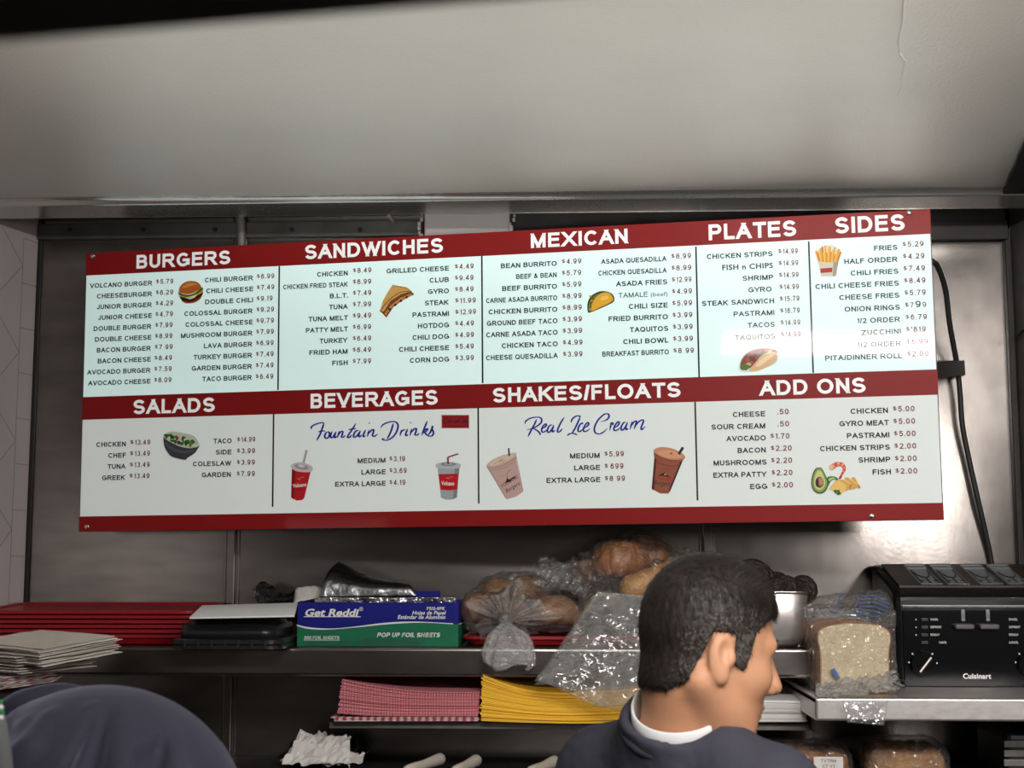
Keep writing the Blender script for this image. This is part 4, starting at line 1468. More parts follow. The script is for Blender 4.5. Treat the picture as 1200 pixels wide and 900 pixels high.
def FB(x, y, l=.0004):
    """front face of the box from crop pixels (340,690, scale 5.854)"""
    q = P(340 + x / 5.854, 690 + y / 5.854, fy)
    return np.array((q[0], fy - l, q[2]))


wave = spline([(46, 254), (120, 272), (230, 280), (340, 276), (480, 262), (640, 244), (800, 234), (940, 234), (1118, 244)], 6)
g = G()
bot = [np.array((FB(x, 0)[0], fy - .0004, fz0)) for x, y in wave]
top = [FB(x, y) for x, y in wave]
n = len(wave)
top[0][0] = bot[0][0] = fx0; top[-1][0] = bot[-1][0] = fx1
g.add(bot + top, [(i, i + 1, n + i + 1, n + i) for i in range(n - 1)], 0)
wv = np.array([FB(x, y - 4, .0006) for x, y in wave])
hw = np.array([.0012 + .0005 * math.sin(i * .25) for i in range(n)])[:, None] * np.array((0, 0, 1))
g.add(np.vstack([wv - hw, wv + hw]), [(i, i + 1, n + i + 1, n + i) for i in range(n - 1)], 1)
hills = [(100, 378), (180, 366), (260, 374), (380, 360), (430, 372), (500, 350), (540, 334), (600, 352), (680, 340), (740, 356), (820, 352), (900, 376)]
hv = spline(hills, 4)
hb = [np.array((FB(x, 0)[0], fy - .0007, fz0 + .0006)) for x, y in hv]
hm = [FB(x, y - 4, .0007) for x, y in hv]
hm = [np.array((q[0], q[1], max(q[2], fz0 + .0008))) for q in hm]
n = len(hv)
g.add(hb + hm, [(i, i + 1, n + i + 1, n + i) for i in range(n - 1)], 2)
# wave carried round the right end
sx = fx1 + .0004
zz = FB(1118, 244)[2]
g.add([(sx, fy, fz0), (sx, fy + fd, fz0), (sx, fy + fd, zz - .004), (sx, fy, zz)], [(0, 1, 2, 3)], 0)
g.add([(sx + .0002, fy, zz - .001), (sx + .0002, fy + fd, zz - .005), (sx + .0002, fy + fd, zz - .002), (sx + .0002, fy, zz + .0015)], [(0, 1, 2, 3)], 1)
g.build('printed_panel', [M['box_green'], M['white_paint'], M['box_green_dark']], t)


def box_text(g, s, x0, y0, x1, caph, off=.02, shear=.22, m=0, l=.001):
    v, f, w = layout(s, off, .01)
    a, b = FB(x0, y0, l), FB(x1, y0, l)
    k = (b[0] - a[0]) / w
    h = caph / 5.854 * fy / FPX
    P3 = np.stack([a[0] + (v[:, 0] + shear * v[:, 1]) * k, np.full(len(v), a[1]), a[2] + v[:, 1] * h], 1)
    g.add(P3, f, m)


for s_, x0, y0, x1, ch, of, sh, ul in (('Get Reddi', 98, 186, 462, 46, .034, .22, (94, 191, 484, .0007)), ('®', 474, 152, 502, 26, .0, 0, None),
                                   ('FS12-6PK', 938, 146, 1062, 22, .03, 0, None), ('Hojas de Papel', 838, 176, 1064, 24, .02, .22, None),
                                   ('Estándar de Aluminio', 738, 206, 1064, 25, .02, .22, None), ('POP UP FOIL SHEETS', 596, 331, 1026, 30, .034, .22, None),
                                   ('500 FOIL SHEETS', 95, 345, 336, 21, .022, .2, (94, 351, 340, .0005))):
    g = G()
    box_text(g, s_, x0, y0, x1, ch, of, sh)
    if ul:
        a, b = FB(ul[0], ul[1], .001), FB(ul[2], ul[1], .001)
        h_ = ul[3]
        g.add([(a[0], a[1], a[2] - h_), (b[0], a[1], a[2] - h_), (b[0], a[1], a[2] + h_), (a[0], a[1], a[2] + h_)], [(0, 1, 2, 3)])
    g.build('lettering', [M['white_paint']], t)
# raised back flap, blue on the outside
g = G()
z0 = float(P(450, 699, fy + .18)[2]); z1 = float(P(450, 693, fy + .18)[2])
g.box((P(400, 697, fy + .18)[0], fy + .178, fz1 - .004), (P(516, 697, fy + .18)[0], fy + .181, z1 + .001), .0005)
g.build('lid_flap', [M['box_blue']], t)


def sheet(name, grid, mats, parent=None, th=.0006, smooth=True):
    """thin sheet with thickness through an (n, m, 3) grid of points"""
    gr = np.asarray(grid, float)
    n, m = gr.shape[:2]
    du, dv = np.gradient(gr, axis=0), np.gradient(gr, axis=1)
    N = np.cross(du, dv); N /= np.linalg.norm(N, axis=-1)[..., None] + 1e-12
    A, Bq = (gr + N * th / 2).reshape(-1, 3), (gr - N * th / 2).reshape(-1, 3)
    k = n * m
    f = []
    for i in range(n - 1):
        for j in range(m - 1):
            q = (i * m + j, (i + 1) * m + j, (i + 1) * m + j + 1, i * m + j + 1)
            f.append(q); f.append(tuple(k + x for x in q[::-1]))
    rim = [i * m for i in range(n)] + [(n - 1) * m + j for j in range(1, m)] + [i * m + m - 1 for i in range(n - 2, -1, -1)] + [j for j in range(m - 2, 0, -1)]
    for a_, b_ in zip(rim, rim[1:] + rim[:1]):
        f.append((b_, a_, k + a_, k + b_))
    return mesh_obj(name, np.vstack([A, Bq]), f, mats, parent, smooth)


def patch(p00, p10, p11, p01, n=12, m=12, bulge=None, rough=.002, k0=0, lam=.04):
    """bilinear patch with creases; bulge(u, v) adds an offset vector"""
    u, v = np.meshgrid(np.linspace(0, 1, n), np.linspace(0, 1, m), indexing='ij')
    u, v = u[..., None], v[..., None]
    q = (1 - u) * (1 - v) * p00 + u * (1 - v) * p10 + u * v * p11 + (1 - u) * v * p01
    nn = np.cross(p10 - p00, p01 - p00); nn /= np.linalg.norm(nn) + 1e-9
    if bulge is not None: q = q + bulge(u, v)
    if rough: q = q + nn * ((crumple(q, lam, k0) - .5) * 2 * rough)[..., None]
    return q


# foil pad showing in the carton, the popped sheet and the loose foil
g = G()
zt_ = float(P(450, 700, fy + .03)[2])
for k in range(5):
    w0 = random.uniform(0, .006)
    g.box((P(368, 700, fy + .03)[0] + w0, fy + .012 + .006 * k, fz0 + .004), (fx1 - .006 - w0 * .3, fy + .016 + .006 * k + .004, zt_ - .0012 * k), .0008)
o = g.build('foil_pad', [M['foil']])
tag(o, 'silver pad of folded foil sheets standing inside the open blue carton', 'foil')
gr = patch(P(374, 701, 2.93), P(490, 699, 2.93), P(474, 683, 3.02), P(397, 658, 3.03), 22, 18, lambda u, v: np.array((0, -.030, .010)) * np.sin(np.pi * v) - np.array((0, 0, .010)) * np.sin(np.pi * u) * v, .0022, 2, .05)
o = sheet('foil_sheet', gr, M['foil_dark'])
tag(o, 'curved grey foil sheet popping up above the open foil carton', 'foil sheet')
gr = patch(P(300, 712, 2.99), P(352, 711, 2.97), P(348, 689, 3.02), P(296, 689, 3.03), 16, 12, lambda u, v: np.array((0, .008, .012)) * np.sin(2 * np.pi * u) * v, .005, 5, .03)
o = sheet('crumpled_foil', gr, M['foil'])
tag(o, 'crumpled piece of shiny foil behind the white card lid', 'foil')
gr = patch(P(344, 707, 2.96), P(392, 703, 2.96), P(388, 690, 3.0), P(346, 690, 3.0), 12, 10, lambda u, v: np.array((0, -.01, .006)) * np.sin(np.pi * u), .003, 8, .03)
o = sheet('foil_offcut', gr, M['white_paper'])
tag(o, 'pale folded liner sheet lying at the left end of the foil carton', 'paper')

# ------------------------------------------------------------------ stacks of wrapping paper
def paper_stack(name, top, bot, yf, depth, n, mats, label, group=None, jit=.004):
    """leaves between two photo curves (front edge), each a thin curled sheet"""
    top, bot = spline(top, 5), spline(bot, 5)
    m = 26
    rs = lambda c: np.stack([np.interp(np.linspace(0, 1, m), np.linspace(0, 1, len(c)), c[:, k]) for k in (0, 1)], 1)
    top, bot = rs(top), rs(bot)
    g = G()
    for i in range(n):
        s = i / (n - 1)
        c = bot * (1 - s) + top * s
        dy, dx = random.uniform(-jit, jit), random.uniform(-jit, jit) * .5
        fr = np.array([P(x, y, yf) for x, y in c]) + (dx, dy * .5, 0)
        if i: fr[:, 2] += random.uniform(-.0004, .0004)
        gap = np.abs(P(0, 800, yf)[2] - P(0, 801, yf)[2]) * (bot[:, 1] - top[:, 1]) / n
        th = np.maximum(gap * random.uniform(.8, 1.0), .0004)[:, None] * np.array((0, 0, 1.0))
        bk = fr + (0, depth, 0)
        bk[:, 2] = fr[:, 2] * .35 + (fr[:, 2].min()) * .65 + .0006 * i
        v = np.vstack([fr, bk, fr + th, bk + th])
        f = []
        for j in range(m - 1):
            f += [(2 * m + j, 2 * m + j + 1, 3 * m + j + 1, 3 * m + j), (j, m + j, m + j + 1, j + 1), (j, j + 1, 2 * m + j + 1, 2 * m + j), (m + j, 3 * m + j, 3 * m + j + 1, m + j + 1)]
        f += [(0, 2 * m, 3 * m, m), (m - 1, 2 * m - 1, 4 * m - 1, 3 * m - 1)]
        g.add(v, f, i % len(mats))
    o = g.build(name, mats)
    return tag(o, label, 'paper stack', group)


M['yellow_paper'] = mat('yellow_wrap_paper', (.95, .55, .03), .6)
M['yellow_paper_b'] = mat('yellow_wrap_edge', (.90, .49, .022), .65)


def stripe_mat(name, c1, c2, scale, rough=.75):
    m = bpy.data.materials.new(name)
    nt, b = nodes(m)
    tc = nt.nodes.new('ShaderNodeTexCoord')
    w = nt.nodes.new('ShaderNodeTexWave'); w.wave_type = 'BANDS'; w.bands_direction = 'X'
    w.inputs['Scale'].default_value = scale; w.inputs['Distortion'].default_value = 2.0; w.inputs['Detail'].default_value = 2
    nt.links.new(tc.outputs['Object'], w.inputs['Vector'])
    mx = nt.nodes.new('ShaderNodeMix'); mx.data_type = 'RGBA'
    mx.inputs['A'].default_value = (*c1, 1); mx.inputs['B'].default_value = (*c2, 1)
    nt.links.new(w.outputs['Fac'], mx.inputs['Factor'])
    nt.links.new(mx.outputs['Result'], b.inputs['Base Color'])
    b.inputs['Roughness'].default_value = rough
    return m


M['pink_a'] = stripe_mat('red_check_paper', (.60, .10, .14), (.72, .36, .38), 60)
M['pink_b'] = stripe_mat('red_check_paper_edge', (.50, .06, .09), (.62, .22, .25), 42)
M['pink_c'] = stripe_mat('red_white_check_paper', (.55, .05, .08), (.80, .72, .70), 22)
paper_stack('wrap_paper_stack', [(401, 797), (430, 803), (480, 810), (530, 812), (563, 812)], [(396, 836), (440, 839), (500, 839.5), (561, 839.5)], 2.805, .25, 26,
            [M['pink_a'], M['pink_a'], M['pink_b']], 'stack of red and pink checked wrapping papers on the thin rack')
paper_stack('check_paper_sheets', [(388, 841), (400, 841.5), (450, 841.5), (561, 841.5)], [(392, 845), (420, 845), (480, 845), (561, 845)], 2.80, .22, 4,
            [M['pink_c']], 'few red and white checked sheets under the pink paper stack')
gr = patch(P(392, 845, 2.795), P(440, 845, 2.795), P(440, 841, 2.84), P(392, 841, 2.84), 6, 5, None, 0)
o = sheet('folded_paper', gr, M['white_paper'])
tag(o, 'thin white folded sheet at the left end of the paper rack', 'paper')
paper_stack('deli_paper_stack', [(565, 792), (590, 802), (620, 810), (660, 813), (705, 811), (770, 806)], [(563, 845), (620, 847), (680, 848), (770, 846)], 2.79, .26, 30,
            [M['yellow_paper'], M['yellow_paper'], M['yellow_paper_b']], 'stack of yellow wrapping papers with curled corners on the thin rack')
paper_stack('white_paper_stack', [(860, 822), (900, 822), (946, 823)], [(860, 846), (900, 846), (946, 846)], 2.80, .2, 18,
            [M['white_paper'], M['white_board']], 'stack of white papers at the right end of the thin rack', jit=.004)

# ------------------------------------------------------------------ napkin papers at the far left
ty = 2.40
base_z = float(P(20, 800, ty)[2])


def leaf_stack(name, layers, mats, label):
    g = G()
    for i, (quad, z) in enumerate(layers):
        q = [np.array((x, y, z + dz)) for x, y, dz in quad]
        gr = patch(q[0], q[1], q[2], q[3], 8, 8, None, .0012, i % 9, .05)
        n = 8
        N = np.array((0, 0, .0009))
        A = gr.reshape(-1, 3)
        f = []
        for r in range(n - 1):
            for c in range(n - 1):
                a_ = (r * n + c, (r + 1) * n + c, (r + 1) * n + c + 1, r * n + c + 1)
                f.append(a_[::-1]); f.append(tuple(k + n * n for k in a_))
        rim = [k * n for k in range(n)] + [(n - 1) * n + k for k in range(1, n)] + [k * n + n - 1 for k in range(n - 2, -1, -1)] + [k for k in range(n - 2, 0, -1)]
        for a_, b_ in zip(rim, rim[1:] + rim[:1]): f.append((a_, b_, n * n + b_, n * n + a_))
        g.add(np.vstack([A, A + N]), f, i % len(mats))
    return tag(g.build(name, mats), label, 'paper stack')


def leaves(px, y_top, y_bot, n, yn, e1, e2, droop, jit):
    """folded sheets lying with one corner towards the viewer at photo x = px"""
    out = []
    z1, z0 = float(P(px, y_top, yn)[2]), float(P(px, y_bot, yn)[2])
    c0 = P(px, y_top, yn)
    for i in range(n):
        z = z0 + (z1 - z0) * i / max(n - 1, 1)
        a = random.uniform(-.06, .06)
        R2 = np.array(((math.cos(a), -math.sin(a)), (math.sin(a), math.cos(a))))
        k = random.uniform(.94, 1.03)
        a1, a2 = R2 @ np.array(e1) * k, R2 @ np.array(e2) * k
        o = c0[:2] + np.array((random.uniform(-jit, jit), random.uniform(-jit, jit)))
        q = [(*o, 0), (*(o + a1), droop), (*(o + a1 + a2), droop * 1.3), (*(o + a2), droop * .5)]
        out.append(([(x, y, dz + random.uniform(-.0012, .0012)) for x, y, dz in q], z))
    return out


random.seed(11)
leaf_stack('napkin_stack', leaves(22, 772, 790, 7, 2.34, (.092, .10), (-.14, .085), .006, .005) + leaves(50, 762, 781, 12, 2.33, (.082, .13), (-.17, .10), .016, .006),
           [M['cream_paper'], M['white_paper'], M['cream_paper']], 'fanned stack of cream folded paper napkins at the left edge of the counter')
leaf_stack('check_liner_stack', leaves(2, 796, 809, 9, 2.34, (.058, .09), (-.14, .08), .006, .004), [M['cream_paper'], M['pink_c'], M['white_paper']],
           'stack of red checked liner papers under the cream napkins')
zb = float(P(2, 811, 2.34)[2]) - .003
t = empty('side_stand', (P(-60, 811, ty)[0], ty + .03, 0), 'dark stand under the napkins at the left edge', 'stand')
g = G()
xs1 = P(30, 811, ty)[0]
g.box((xs1 - .32, ty - .09, zb - .02), (xs1, ty + .15, zb), .003)
g.build('stand_top', [M['dark_metal']], t)
g = G()
g.box((xs1 - .28, ty - .05, 0), (xs1 - .06, ty + .11, zb - .02), .003)
g.build('stand_column', [M['dark_metal']], t)

# ------------------------------------------------------------------ bread, bags and tray in the middle of the shelf
t0x, t1x = P(541, 750, 2.84)[0], P(772, 750, 2.84)[0]
g = tray_geo(t1x - t0x, .22, .019, .007)
o = mesh_obj('bread_tray', xf(np.vstack(g.v), TRS(((t0x + t1x) / 2, 2.842 + .11, SHELF_Z + .0008))), g.f, M['red_plastic'])
tag(o, 'red plastic tray under the bagged bread rolls', 'tray')
TZ = SHELF_Z + .0008 + .019


def roll_fn(c, r, flat=.55, k=0, R=None, dent=.003):
    def f(p):
        d = ell(p, c, r, R)
        d = smax(d, (c[2] - r[2] * flat) - p[..., 2], .012)
        return d + dent * wobble(p, .07, k, 4)
    return f


def sdf_obj(name, fn, lo, hi, h, mats, parent=None):
    v, f = snets(fn, lo, hi, h)
    return mesh_obj(name, v, f, mats, parent, True)


def roll(name, c, r, m, label, group, k, R=None, flat=.7, h=.005):
    c, r = np.array(c), np.array(r)
    e = max(r) + .012
    o = sdf_obj(name, roll_fn(c, r, flat, k, R), c - e, c + e, h, m)
    return tag(o, label, 'bread', group)


def Rz(a, tilt=0.0):
    return np.array(Matrix.Rotation(a, 3, 'Z') @ Matrix.Rotation(tilt, 3, 'Y'))


# bag tied with a knot: five brown rolls
k1 = []
for i, (px, py, Y, r, lab, rz) in enumerate((
        (560, 716, 2.92, (.036, .045, .036), 'leftmost brown roll inside the knotted clear bag', .3),
        (600, 722, 2.875, (.036, .040, .034), 'brown roll behind the knot of the clear bag', -.2),
        (650, 718, 2.905, (.050, .048, .034), 'long brown roll at the right end of the knotted bag', .2),
        (622, 692, 2.965, (.046, .040, .032), 'sugar-crusted brown roll on top inside the knotted bag', .5),
        (585, 694, 2.985, (.040, .036, .030), 'brown roll at the back of the knotted bag, upper left', -.4))):
    c = P(px, py, Y)
    c[2] = max(c[2], TZ + r[2] * .72 + .006)
    k1.append((c, r))
    roll('bread_roll', c, r, M['bun_brown'], lab, 'brown rolls in the knotted bag', i, Rz(rz))
KN = P(593, 728, 2.79)


def knot_bag(p):
    d = 9.0
    for c, r in k1:
        d = smin(d, ell(p, c, np.array(r)), .05)
    d = d - .004
    d = smin(d, cap(p, KN + (.01, .085, .012), KN, .045, .010), .03)
    q = p - KN
    ang = np.arctan2(q[..., 2], q[..., 0])
    rad = np.linalg.norm(q, axis=-1)
    pl = np.exp(-rad / .085)
    d = d + .011 * pl * (1 - 2 * np.abs(np.sin(ang * 8 + 1.6 * wobble(p, .08, 3)))) * np.clip(rad / .02, 0, 1)
    d = d + .012 * (crumple(p, .075, 4, 5) - .5)
    return smax(d, TZ + .0015 - p[..., 2], .004)


lo, hi = np.min([c for c, _ in k1], 0) - .075, np.max([c for c, _ in k1], 0) + .075
lo[0] = max(lo[0], fx1 + .004); lo[1] = 2.765; hi[1] = min(hi[1], WY - .004); lo[2] = SHELF_Z + .006
t = empty('bread_bag', P(600, 757, 2.87), 'clear plastic bag of brown rolls tied in a knot beside the foil carton', 'bag')
sdf_obj('bag_body', knot_bag, lo, hi, .0036, M['film'], t)
# flared tail under the knot
na, nr_ = 120, 12
ga = np.linspace(0, 2 * np.pi, na, endpoint=False)
rings = []
for i in range(nr_):
    s_ = i / (nr_ - 1)
    reach = .050 + .022 * np.clip(np.sin(ga + .4), 0, 1) + .016 * np.cos(ga) ** 2 + .016 * np.sin(5 * ga + 1) + .009 * np.sin(9 * ga + 2.2)
    r_ = .006 + (reach - .006) * s_
    rid = (1 - 2 * np.abs(np.sin(ga * 7.5 + .5 * np.sin(3 * ga)))) * .0085 * min(1, s_ * 3) * (1 - .35 * s_)
    q = np.stack([np.cos(ga) * r_, .003 + .034 * s_ ** .8 - rid, np.sin(ga) * r_ * .82 + .004 * s_], 1) + KN
    q[:, 2] = np.maximum(q[:, 2], SHELF_Z + .012)
    rings.append(q)
v, f = loft(rings, False, False)
mesh_obj('bag_gather', v, f, M['film_gather'], t, True)
rings = []
n = 64
tail = spline([KN + (0, -.002, .004), KN + (.001, -.014, -.012), P(596, 748, 2.765), P(597, 768, 2.755), P(597, 782, 2.752)], 5)
wds = np.interp(np.linspace(0, 1, len(tail)), [0, .12, .4, .72, .9, 1], [.009, .008, .030, .046, .046, .036])
for i, (c, w) in enumerate(zip(tail, wds)):
    a = np.linspace(0, 2 * np.pi, n, endpoint=False)
    s = i / len(tail)
    pl = 1 + .22 * np.sin(a * 9 + 2 * s) * (1 - .5 * s) + .10 * np.sin(a * 4 + 5 * s)
    q = np.stack([np.cos(a) * w * pl, np.sin(a) * w * .36 * pl - .004 * s, -.006 * s * np.cos(3 * a) * (s > .6)], 1) + c
    rings.append(q)
rr = np.array(rings)
rr += ((crumple(rr, .03, 6) - .5) * .006)[..., None] * np.array((.4, .8, .3))
v, f = loft(list(rr), False, False)
mesh_obj('bag_tail', v, f, M['film_milky'], t, True)
g = G()
for k in range(3):
    bm = bmesh.new()
    bmesh.ops.create_icosphere(bm, subdivisions=3, radius=.010 - .002 * k)
    g.bm(bm, 0, TRS(KN + np.array((.004 * (k - 1), -.004 * (k % 2), .003 - .005 * k)), rx=.5 * k))
g.build('knot', [M['film_milky']], t, True)

# front right bag: pale rolls on the red tray, the open end hanging over the shelf edge
k3 = []
for i, (px, py, Y, r, lab, rz) in enumerate((
        (712, 715, 2.90, (.048, .046, .034), 'pale floury roll on top in the hanging clear bag', .4),
        (735, 736, 2.88, (.046, .044, .028), 'pale golden roll lying low in the hanging clear bag', -.3),
        (690, 738, 2.885, (.034, .040, .026), 'tan roll at the left end of the hanging clear bag', .2),
        (762, 716, 2.92, (.044, .042, .034), 'tan roll beside the head of the man in the hanging bag', 0))):
    c = P(px, py, Y)
    c[2] = max(c[2], TZ + r[2] * .72 + .004)
    k3.append((c, r))
    roll('bread_roll', c, r, M['bun_pale'] if i < 2 else M['bun_brown'], lab, 'pale rolls in the hanging bag', i + 7, Rz(rz))


def bag3(p):
    d = 9.0
    for c, r in k3:
        d = smin(d, ell(p, c, np.array(r)), .04)
    d = d - .005 + .010 * (crumple(p, .06, 9, 5) - .5)
    return smax(d, TZ + .0015 - p[..., 2], .004)


lo, hi = np.min([c for c, _ in k3], 0) - .065, np.max([c for c, _ in k3], 0) + .065
hi[1] = min(hi[1], WY - .004)
t = empty('bread_bag', P(715, 757, 2.86), 'clear plastic bag of pale rolls with its open end hanging over the yellow papers', 'bag')
sdf_obj('bag_body', bag3, lo, hi, .0038, M['film_clean'], t)
for layer in range(2):
    dy = -.012 * layer
    n, m = 44, 30
    gr = patch(P(700, 692, 2.842 + dy), P(626, 803, 2.74 + dy), P(754, 834, 2.735 + dy), P(780, 700, 2.842 + dy), n, m, None, 0)
    u, vv = np.meshgrid(np.linspace(0, 1, n), np.linspace(0, 1, m), indexing='ij')
    off = (crumple(gr, .055, 3 + 5 * layer, 5) - .5) * .026 + .012 * np.sin(vv * 9 + 3 * u + layer) * u
    gr[..., 1] += off * np.clip(u * 4, .15, 1) - .010 * np.sin(np.pi * vv)
    gr[..., 2] += .010 * np.sin(vv * 7 + layer) * u * u
    sheet('bag_skirt', gr, M['film_clean'], t, .0003)

# upper bag on top of the others: burger buns and a long tapered roll
k2 = []
for i, (px, py, Y, r, lab, rz, m) in enumerate((
        (728, 659, 2.93, (.058, .056, .046), 'big round glossy burger bun highest on the bread pile', 0, 'crust'),
        (757, 655, 3.005, (.058, .050, .046), 'round burger bun behind the highest bun on the pile', .3, 'crust'),
        (688, 672, 2.985, (.044, .042, .026), 'brown bun at the left inside the topmost clear bag', .2, 'bun_brown'))):
    c = P(px, py, Y)
    k2.append((c, r))
    roll('burger_bun', c, r, M[m], lab, 'buns in the topmost bag', i + 12, Rz(rz), .62)
# tapered roll, tip up to the right
pa, pb = P(742, 689, 2.862), P(808, 653, 2.862)


def taper(p):
    d = cap(p, pa, pb, .027, .007)
    q = (p - pa) @ ((pb - pa) / np.linalg.norm(pb - pa))
    return d + .0005 * np.sin(q * 420) + .0012 * wobble(p, .04, 5)


o = sdf_obj('tapered_roll', taper, np.minimum(pa, pb) - .04, np.maximum(pa, pb) + .04, .0035, M['golden_roll'] if 'golden_roll' in M else M['bun_pale'])
tag(o, 'golden tapered roll pointing up beside the burger buns behind the head of the man', 'bread')


def bag2(p):
    d = 9.0
    for c, r in k2:
        d = smin(d, ell(p, c, np.array(r)), .06)
    d = smin(d, cap(p, pa, pb, .030, .010), .03)
    d = d - .005
    d = smin(d, cap(p, P(690, 690, 2.90), P(640, 668, 2.92), .026, .016), .05)
    d = smin(d, cap(p, P(700, 697, 2.87), P(800, 693, 2.87), .014, .014), .03)
    d = d + .005 * (1 - 2 * np.abs(np.sin(p[..., 0] * 95 + p[..., 2] * 22 + 1.8 * wobble(p, .07, 3))))
    return d + .014 * (crumple(p, .055, 1, 6) - .5)


lo, hi = np.min([c for c, _ in k2], 0) - .08, np.max([c for c, _ in k2], 0) + .08
lo[0] = P(620, 670, 2.92)[0]; lo[1] = 2.80; hi[0] += .05; hi[1] = min(hi[1], WY - .004)
lo[2] -= .035
t = empty('bread_bag', P(720, 700, 2.93), 'clear crumpled plastic bag of burger buns lying on top of the other bags', 'bag')
sdf_obj('bag_body', bag2, lo, hi, .004, M['film'], t)
gr = patch(P(688, 697, 2.862), P(622, 690, 2.885), P(632, 652, 2.93), P(690, 662, 2.93), 30, 26, None, 0)
gr[..., 1] += (crumple(gr, .06, 12, 5) - .5) * .04
gr[..., 2] += (crumple(gr, .06, 2, 5) - .5) * .022
sheet('bag_mouth', gr, M['film'], t, .0003)

# ------------------------------------------------------------------ steel pan of avocados
py_ = 2.81
x0, x1 = P(852, 750, py_)[0], P(952, 750, py_)[0]
zr = float(P(900, 692, py_)[2])
pw_, pd_, ph_ = x1 - x0, .20, zr - SHELF_Z
pc_ = np.array(((x0 + x1) / 2, py_ + pd_ / 2, SHELF_Z))
t = empty('steel_pan', pc_, 'deep stainless steel food pan full of avocados at the right end of the shelf', 'pan')
R = [rrect(pw_ - .05, pd_ - .05, .03, .0008), rrect(pw_ - .022, pd_ - .022, .035, .008), rrect(pw_ - .010, pd_ - .010, .036, .022), rrect(pw_ - .002, pd_ - .002, .036, ph_ - .006),
     rrect(pw_ - .004, pd_ - .004, .036, ph_ - .004), rrect(pw_ - .008, pd_ - .008, .034, ph_ - .004), rrect(pw_ - .016, pd_ - .016, .034, .024), rrect(pw_ - .05, pd_ - .05, .03, .006)]
v, f = loft(R)
mesh_obj('pan_body', xf(v, TRS(pc_)), f, M['steel_shiny'], t, True)
R = [rrect(pw_ - .004, pd_ - .004, .036, ph_ - .005), rrect(pw_ + .012, pd_ + .012, .04, ph_ - .005), rrect(pw_ + .014, pd_ + .014, .04, ph_ - .003), rrect(pw_ + .012, pd_ + .012, .04, ph_ - .0008),
     rrect(pw_ - .008, pd_ - .008, .034, ph_ - .0008), rrect(pw_ - .008, pd_ - .008, .034, ph_ - .005)]
v, f = loft(R, False, False)
mesh_obj('pan_rim', xf(v, TRS(pc_)), f, M['chrome'], t, True)
for i, (px, pyy, Y, r, tl, lab) in enumerate((
        (884, 674, 2.90, (.036, .030, .031), .5, 'dark avocado standing highest in the steel pan'),
        (918, 691, 2.885, (.040, .031, .029), .15, 'dark avocado in the middle of the steel pan'),
        (941, 692, 2.90, (.032, .028, .029), -.3, 'dark avocado against the right rim of the steel pan'),
        (876, 700, 2.87, (.038, .030, .030), .0, 'dark avocado low at the left in the steel pan'),
        (905, 689, 2.955, (.038, .030, .029), .6, 'dark avocado at the back of the steel pan'))):
    c = P(px, pyy, Y)
    Rm = np.array(Matrix.Rotation(.7 * i, 3, 'Z') @ Matrix.Rotation(tl, 3, 'Y'))

    def av(p, c=c, r=np.array(r), Rm=Rm, i=i):
        d = smin(ell(p, c, r, Rm), ell(p, c + Rm @ np.array((r[0] * .6, 0, 0)), r * .6, Rm), .02)
        return d + .0011 * wobble(p, .012, i, 6)
    o = sdf_obj('avocado', av, c - .065, c + .065, .0032, M['avocado'])
    tag(o, lab, 'avocado', 'avocados in the steel pan')

# ------------------------------------------------------------------ loaf in a bag on the toaster shelf
ly = 2.70
lz = RSZ + .0012
lx0, lx1 = P(960, 800, ly)[0], P(1046, 800, ly)[0]
lh = float(P(1000, 735, ly)[2]) - lz
lw = lx1 - lx0
cxm = (lx0 + lx1) / 2


def slice_ring(y, sx=1.0, sz=1.0, dx=0.0):
    a = []
    w = lw / 2 * sx
    for x, z in ((-.92, 0), (-.97, .1), (-.95, .45), (-.97, .68), (-1.02, .80), (-1.0, .92), (-.86, 1.0), (-.5, 1.055), (0, 1.075), (.5, 1.055), (.86, 1.0), (1.0, .92), (1.02, .80), (.97, .68), (.95, .45), (.97, .1), (.92, 0)):
        a.append((cxm + dx + x * w, y, lz + z * lh * sz))
    q = spline(a, 3)
    return q


t = empty('bread_loaf', (cxm, ly + .1, lz), 'sliced white bread loaf standing in a clear bag beside the black toaster', 'bread')
n_sl = 13
for i in range(n_sl):
    y0 = ly + .0165 * i
    dx = random.uniform(-.001, .001)
    s = random.uniform(.985, 1.0)
    ra, rb = slice_ring(y0 + .0004, s, s, dx), slice_ring(y0 + .0155, s, s, dx)
    ca = ra.mean(0)
    inset = lambda r, k: (r - r.mean(0)) * (k, 1, k) + r.mean(0)
    g = G()
    v, f = loft([ra, rb], False, False)
    g.add(v, f, 0)
    v, f = loft([ra, inset(ra, .965) - (0, .0004, 0)], False, False); g.add(v, [q[::-1] for q in f], 0)
    ii = inset(ra, .965) - (0, .0004, 0)
    g.add(ii, [tuple(range(len(ii)))], 1)
    g.add(rb, [tuple(range(len(rb)))], 1)
    g.build('slice', [M['loaf_crust'], M['crumb']], t)


def loaf_bag(p):
    q = np.abs(p - np.array((cxm, ly + .108, lz + lh * .62))) - np.array((lw / 2 + .002, .112, lh * .62))
    d = np.linalg.norm(np.maximum(q, 0), axis=-1) + np.minimum(q.max(-1), 0) - .005
    top = cap(p, np.array((cxm - lw * .35, ly + .06, lz + lh * 1.28)), np.array((cxm + lw * .42, ly + .05, lz + lh * 1.38)), .022)
    d = smin(d, top, .03)
    d = d + .010 * (crumple(p, .06, 2, 6) - .5) * np.clip((p[..., 2] - lz) / .02, .2, 1)
    return smax(d, lz - .0006 - p[..., 2], .002)


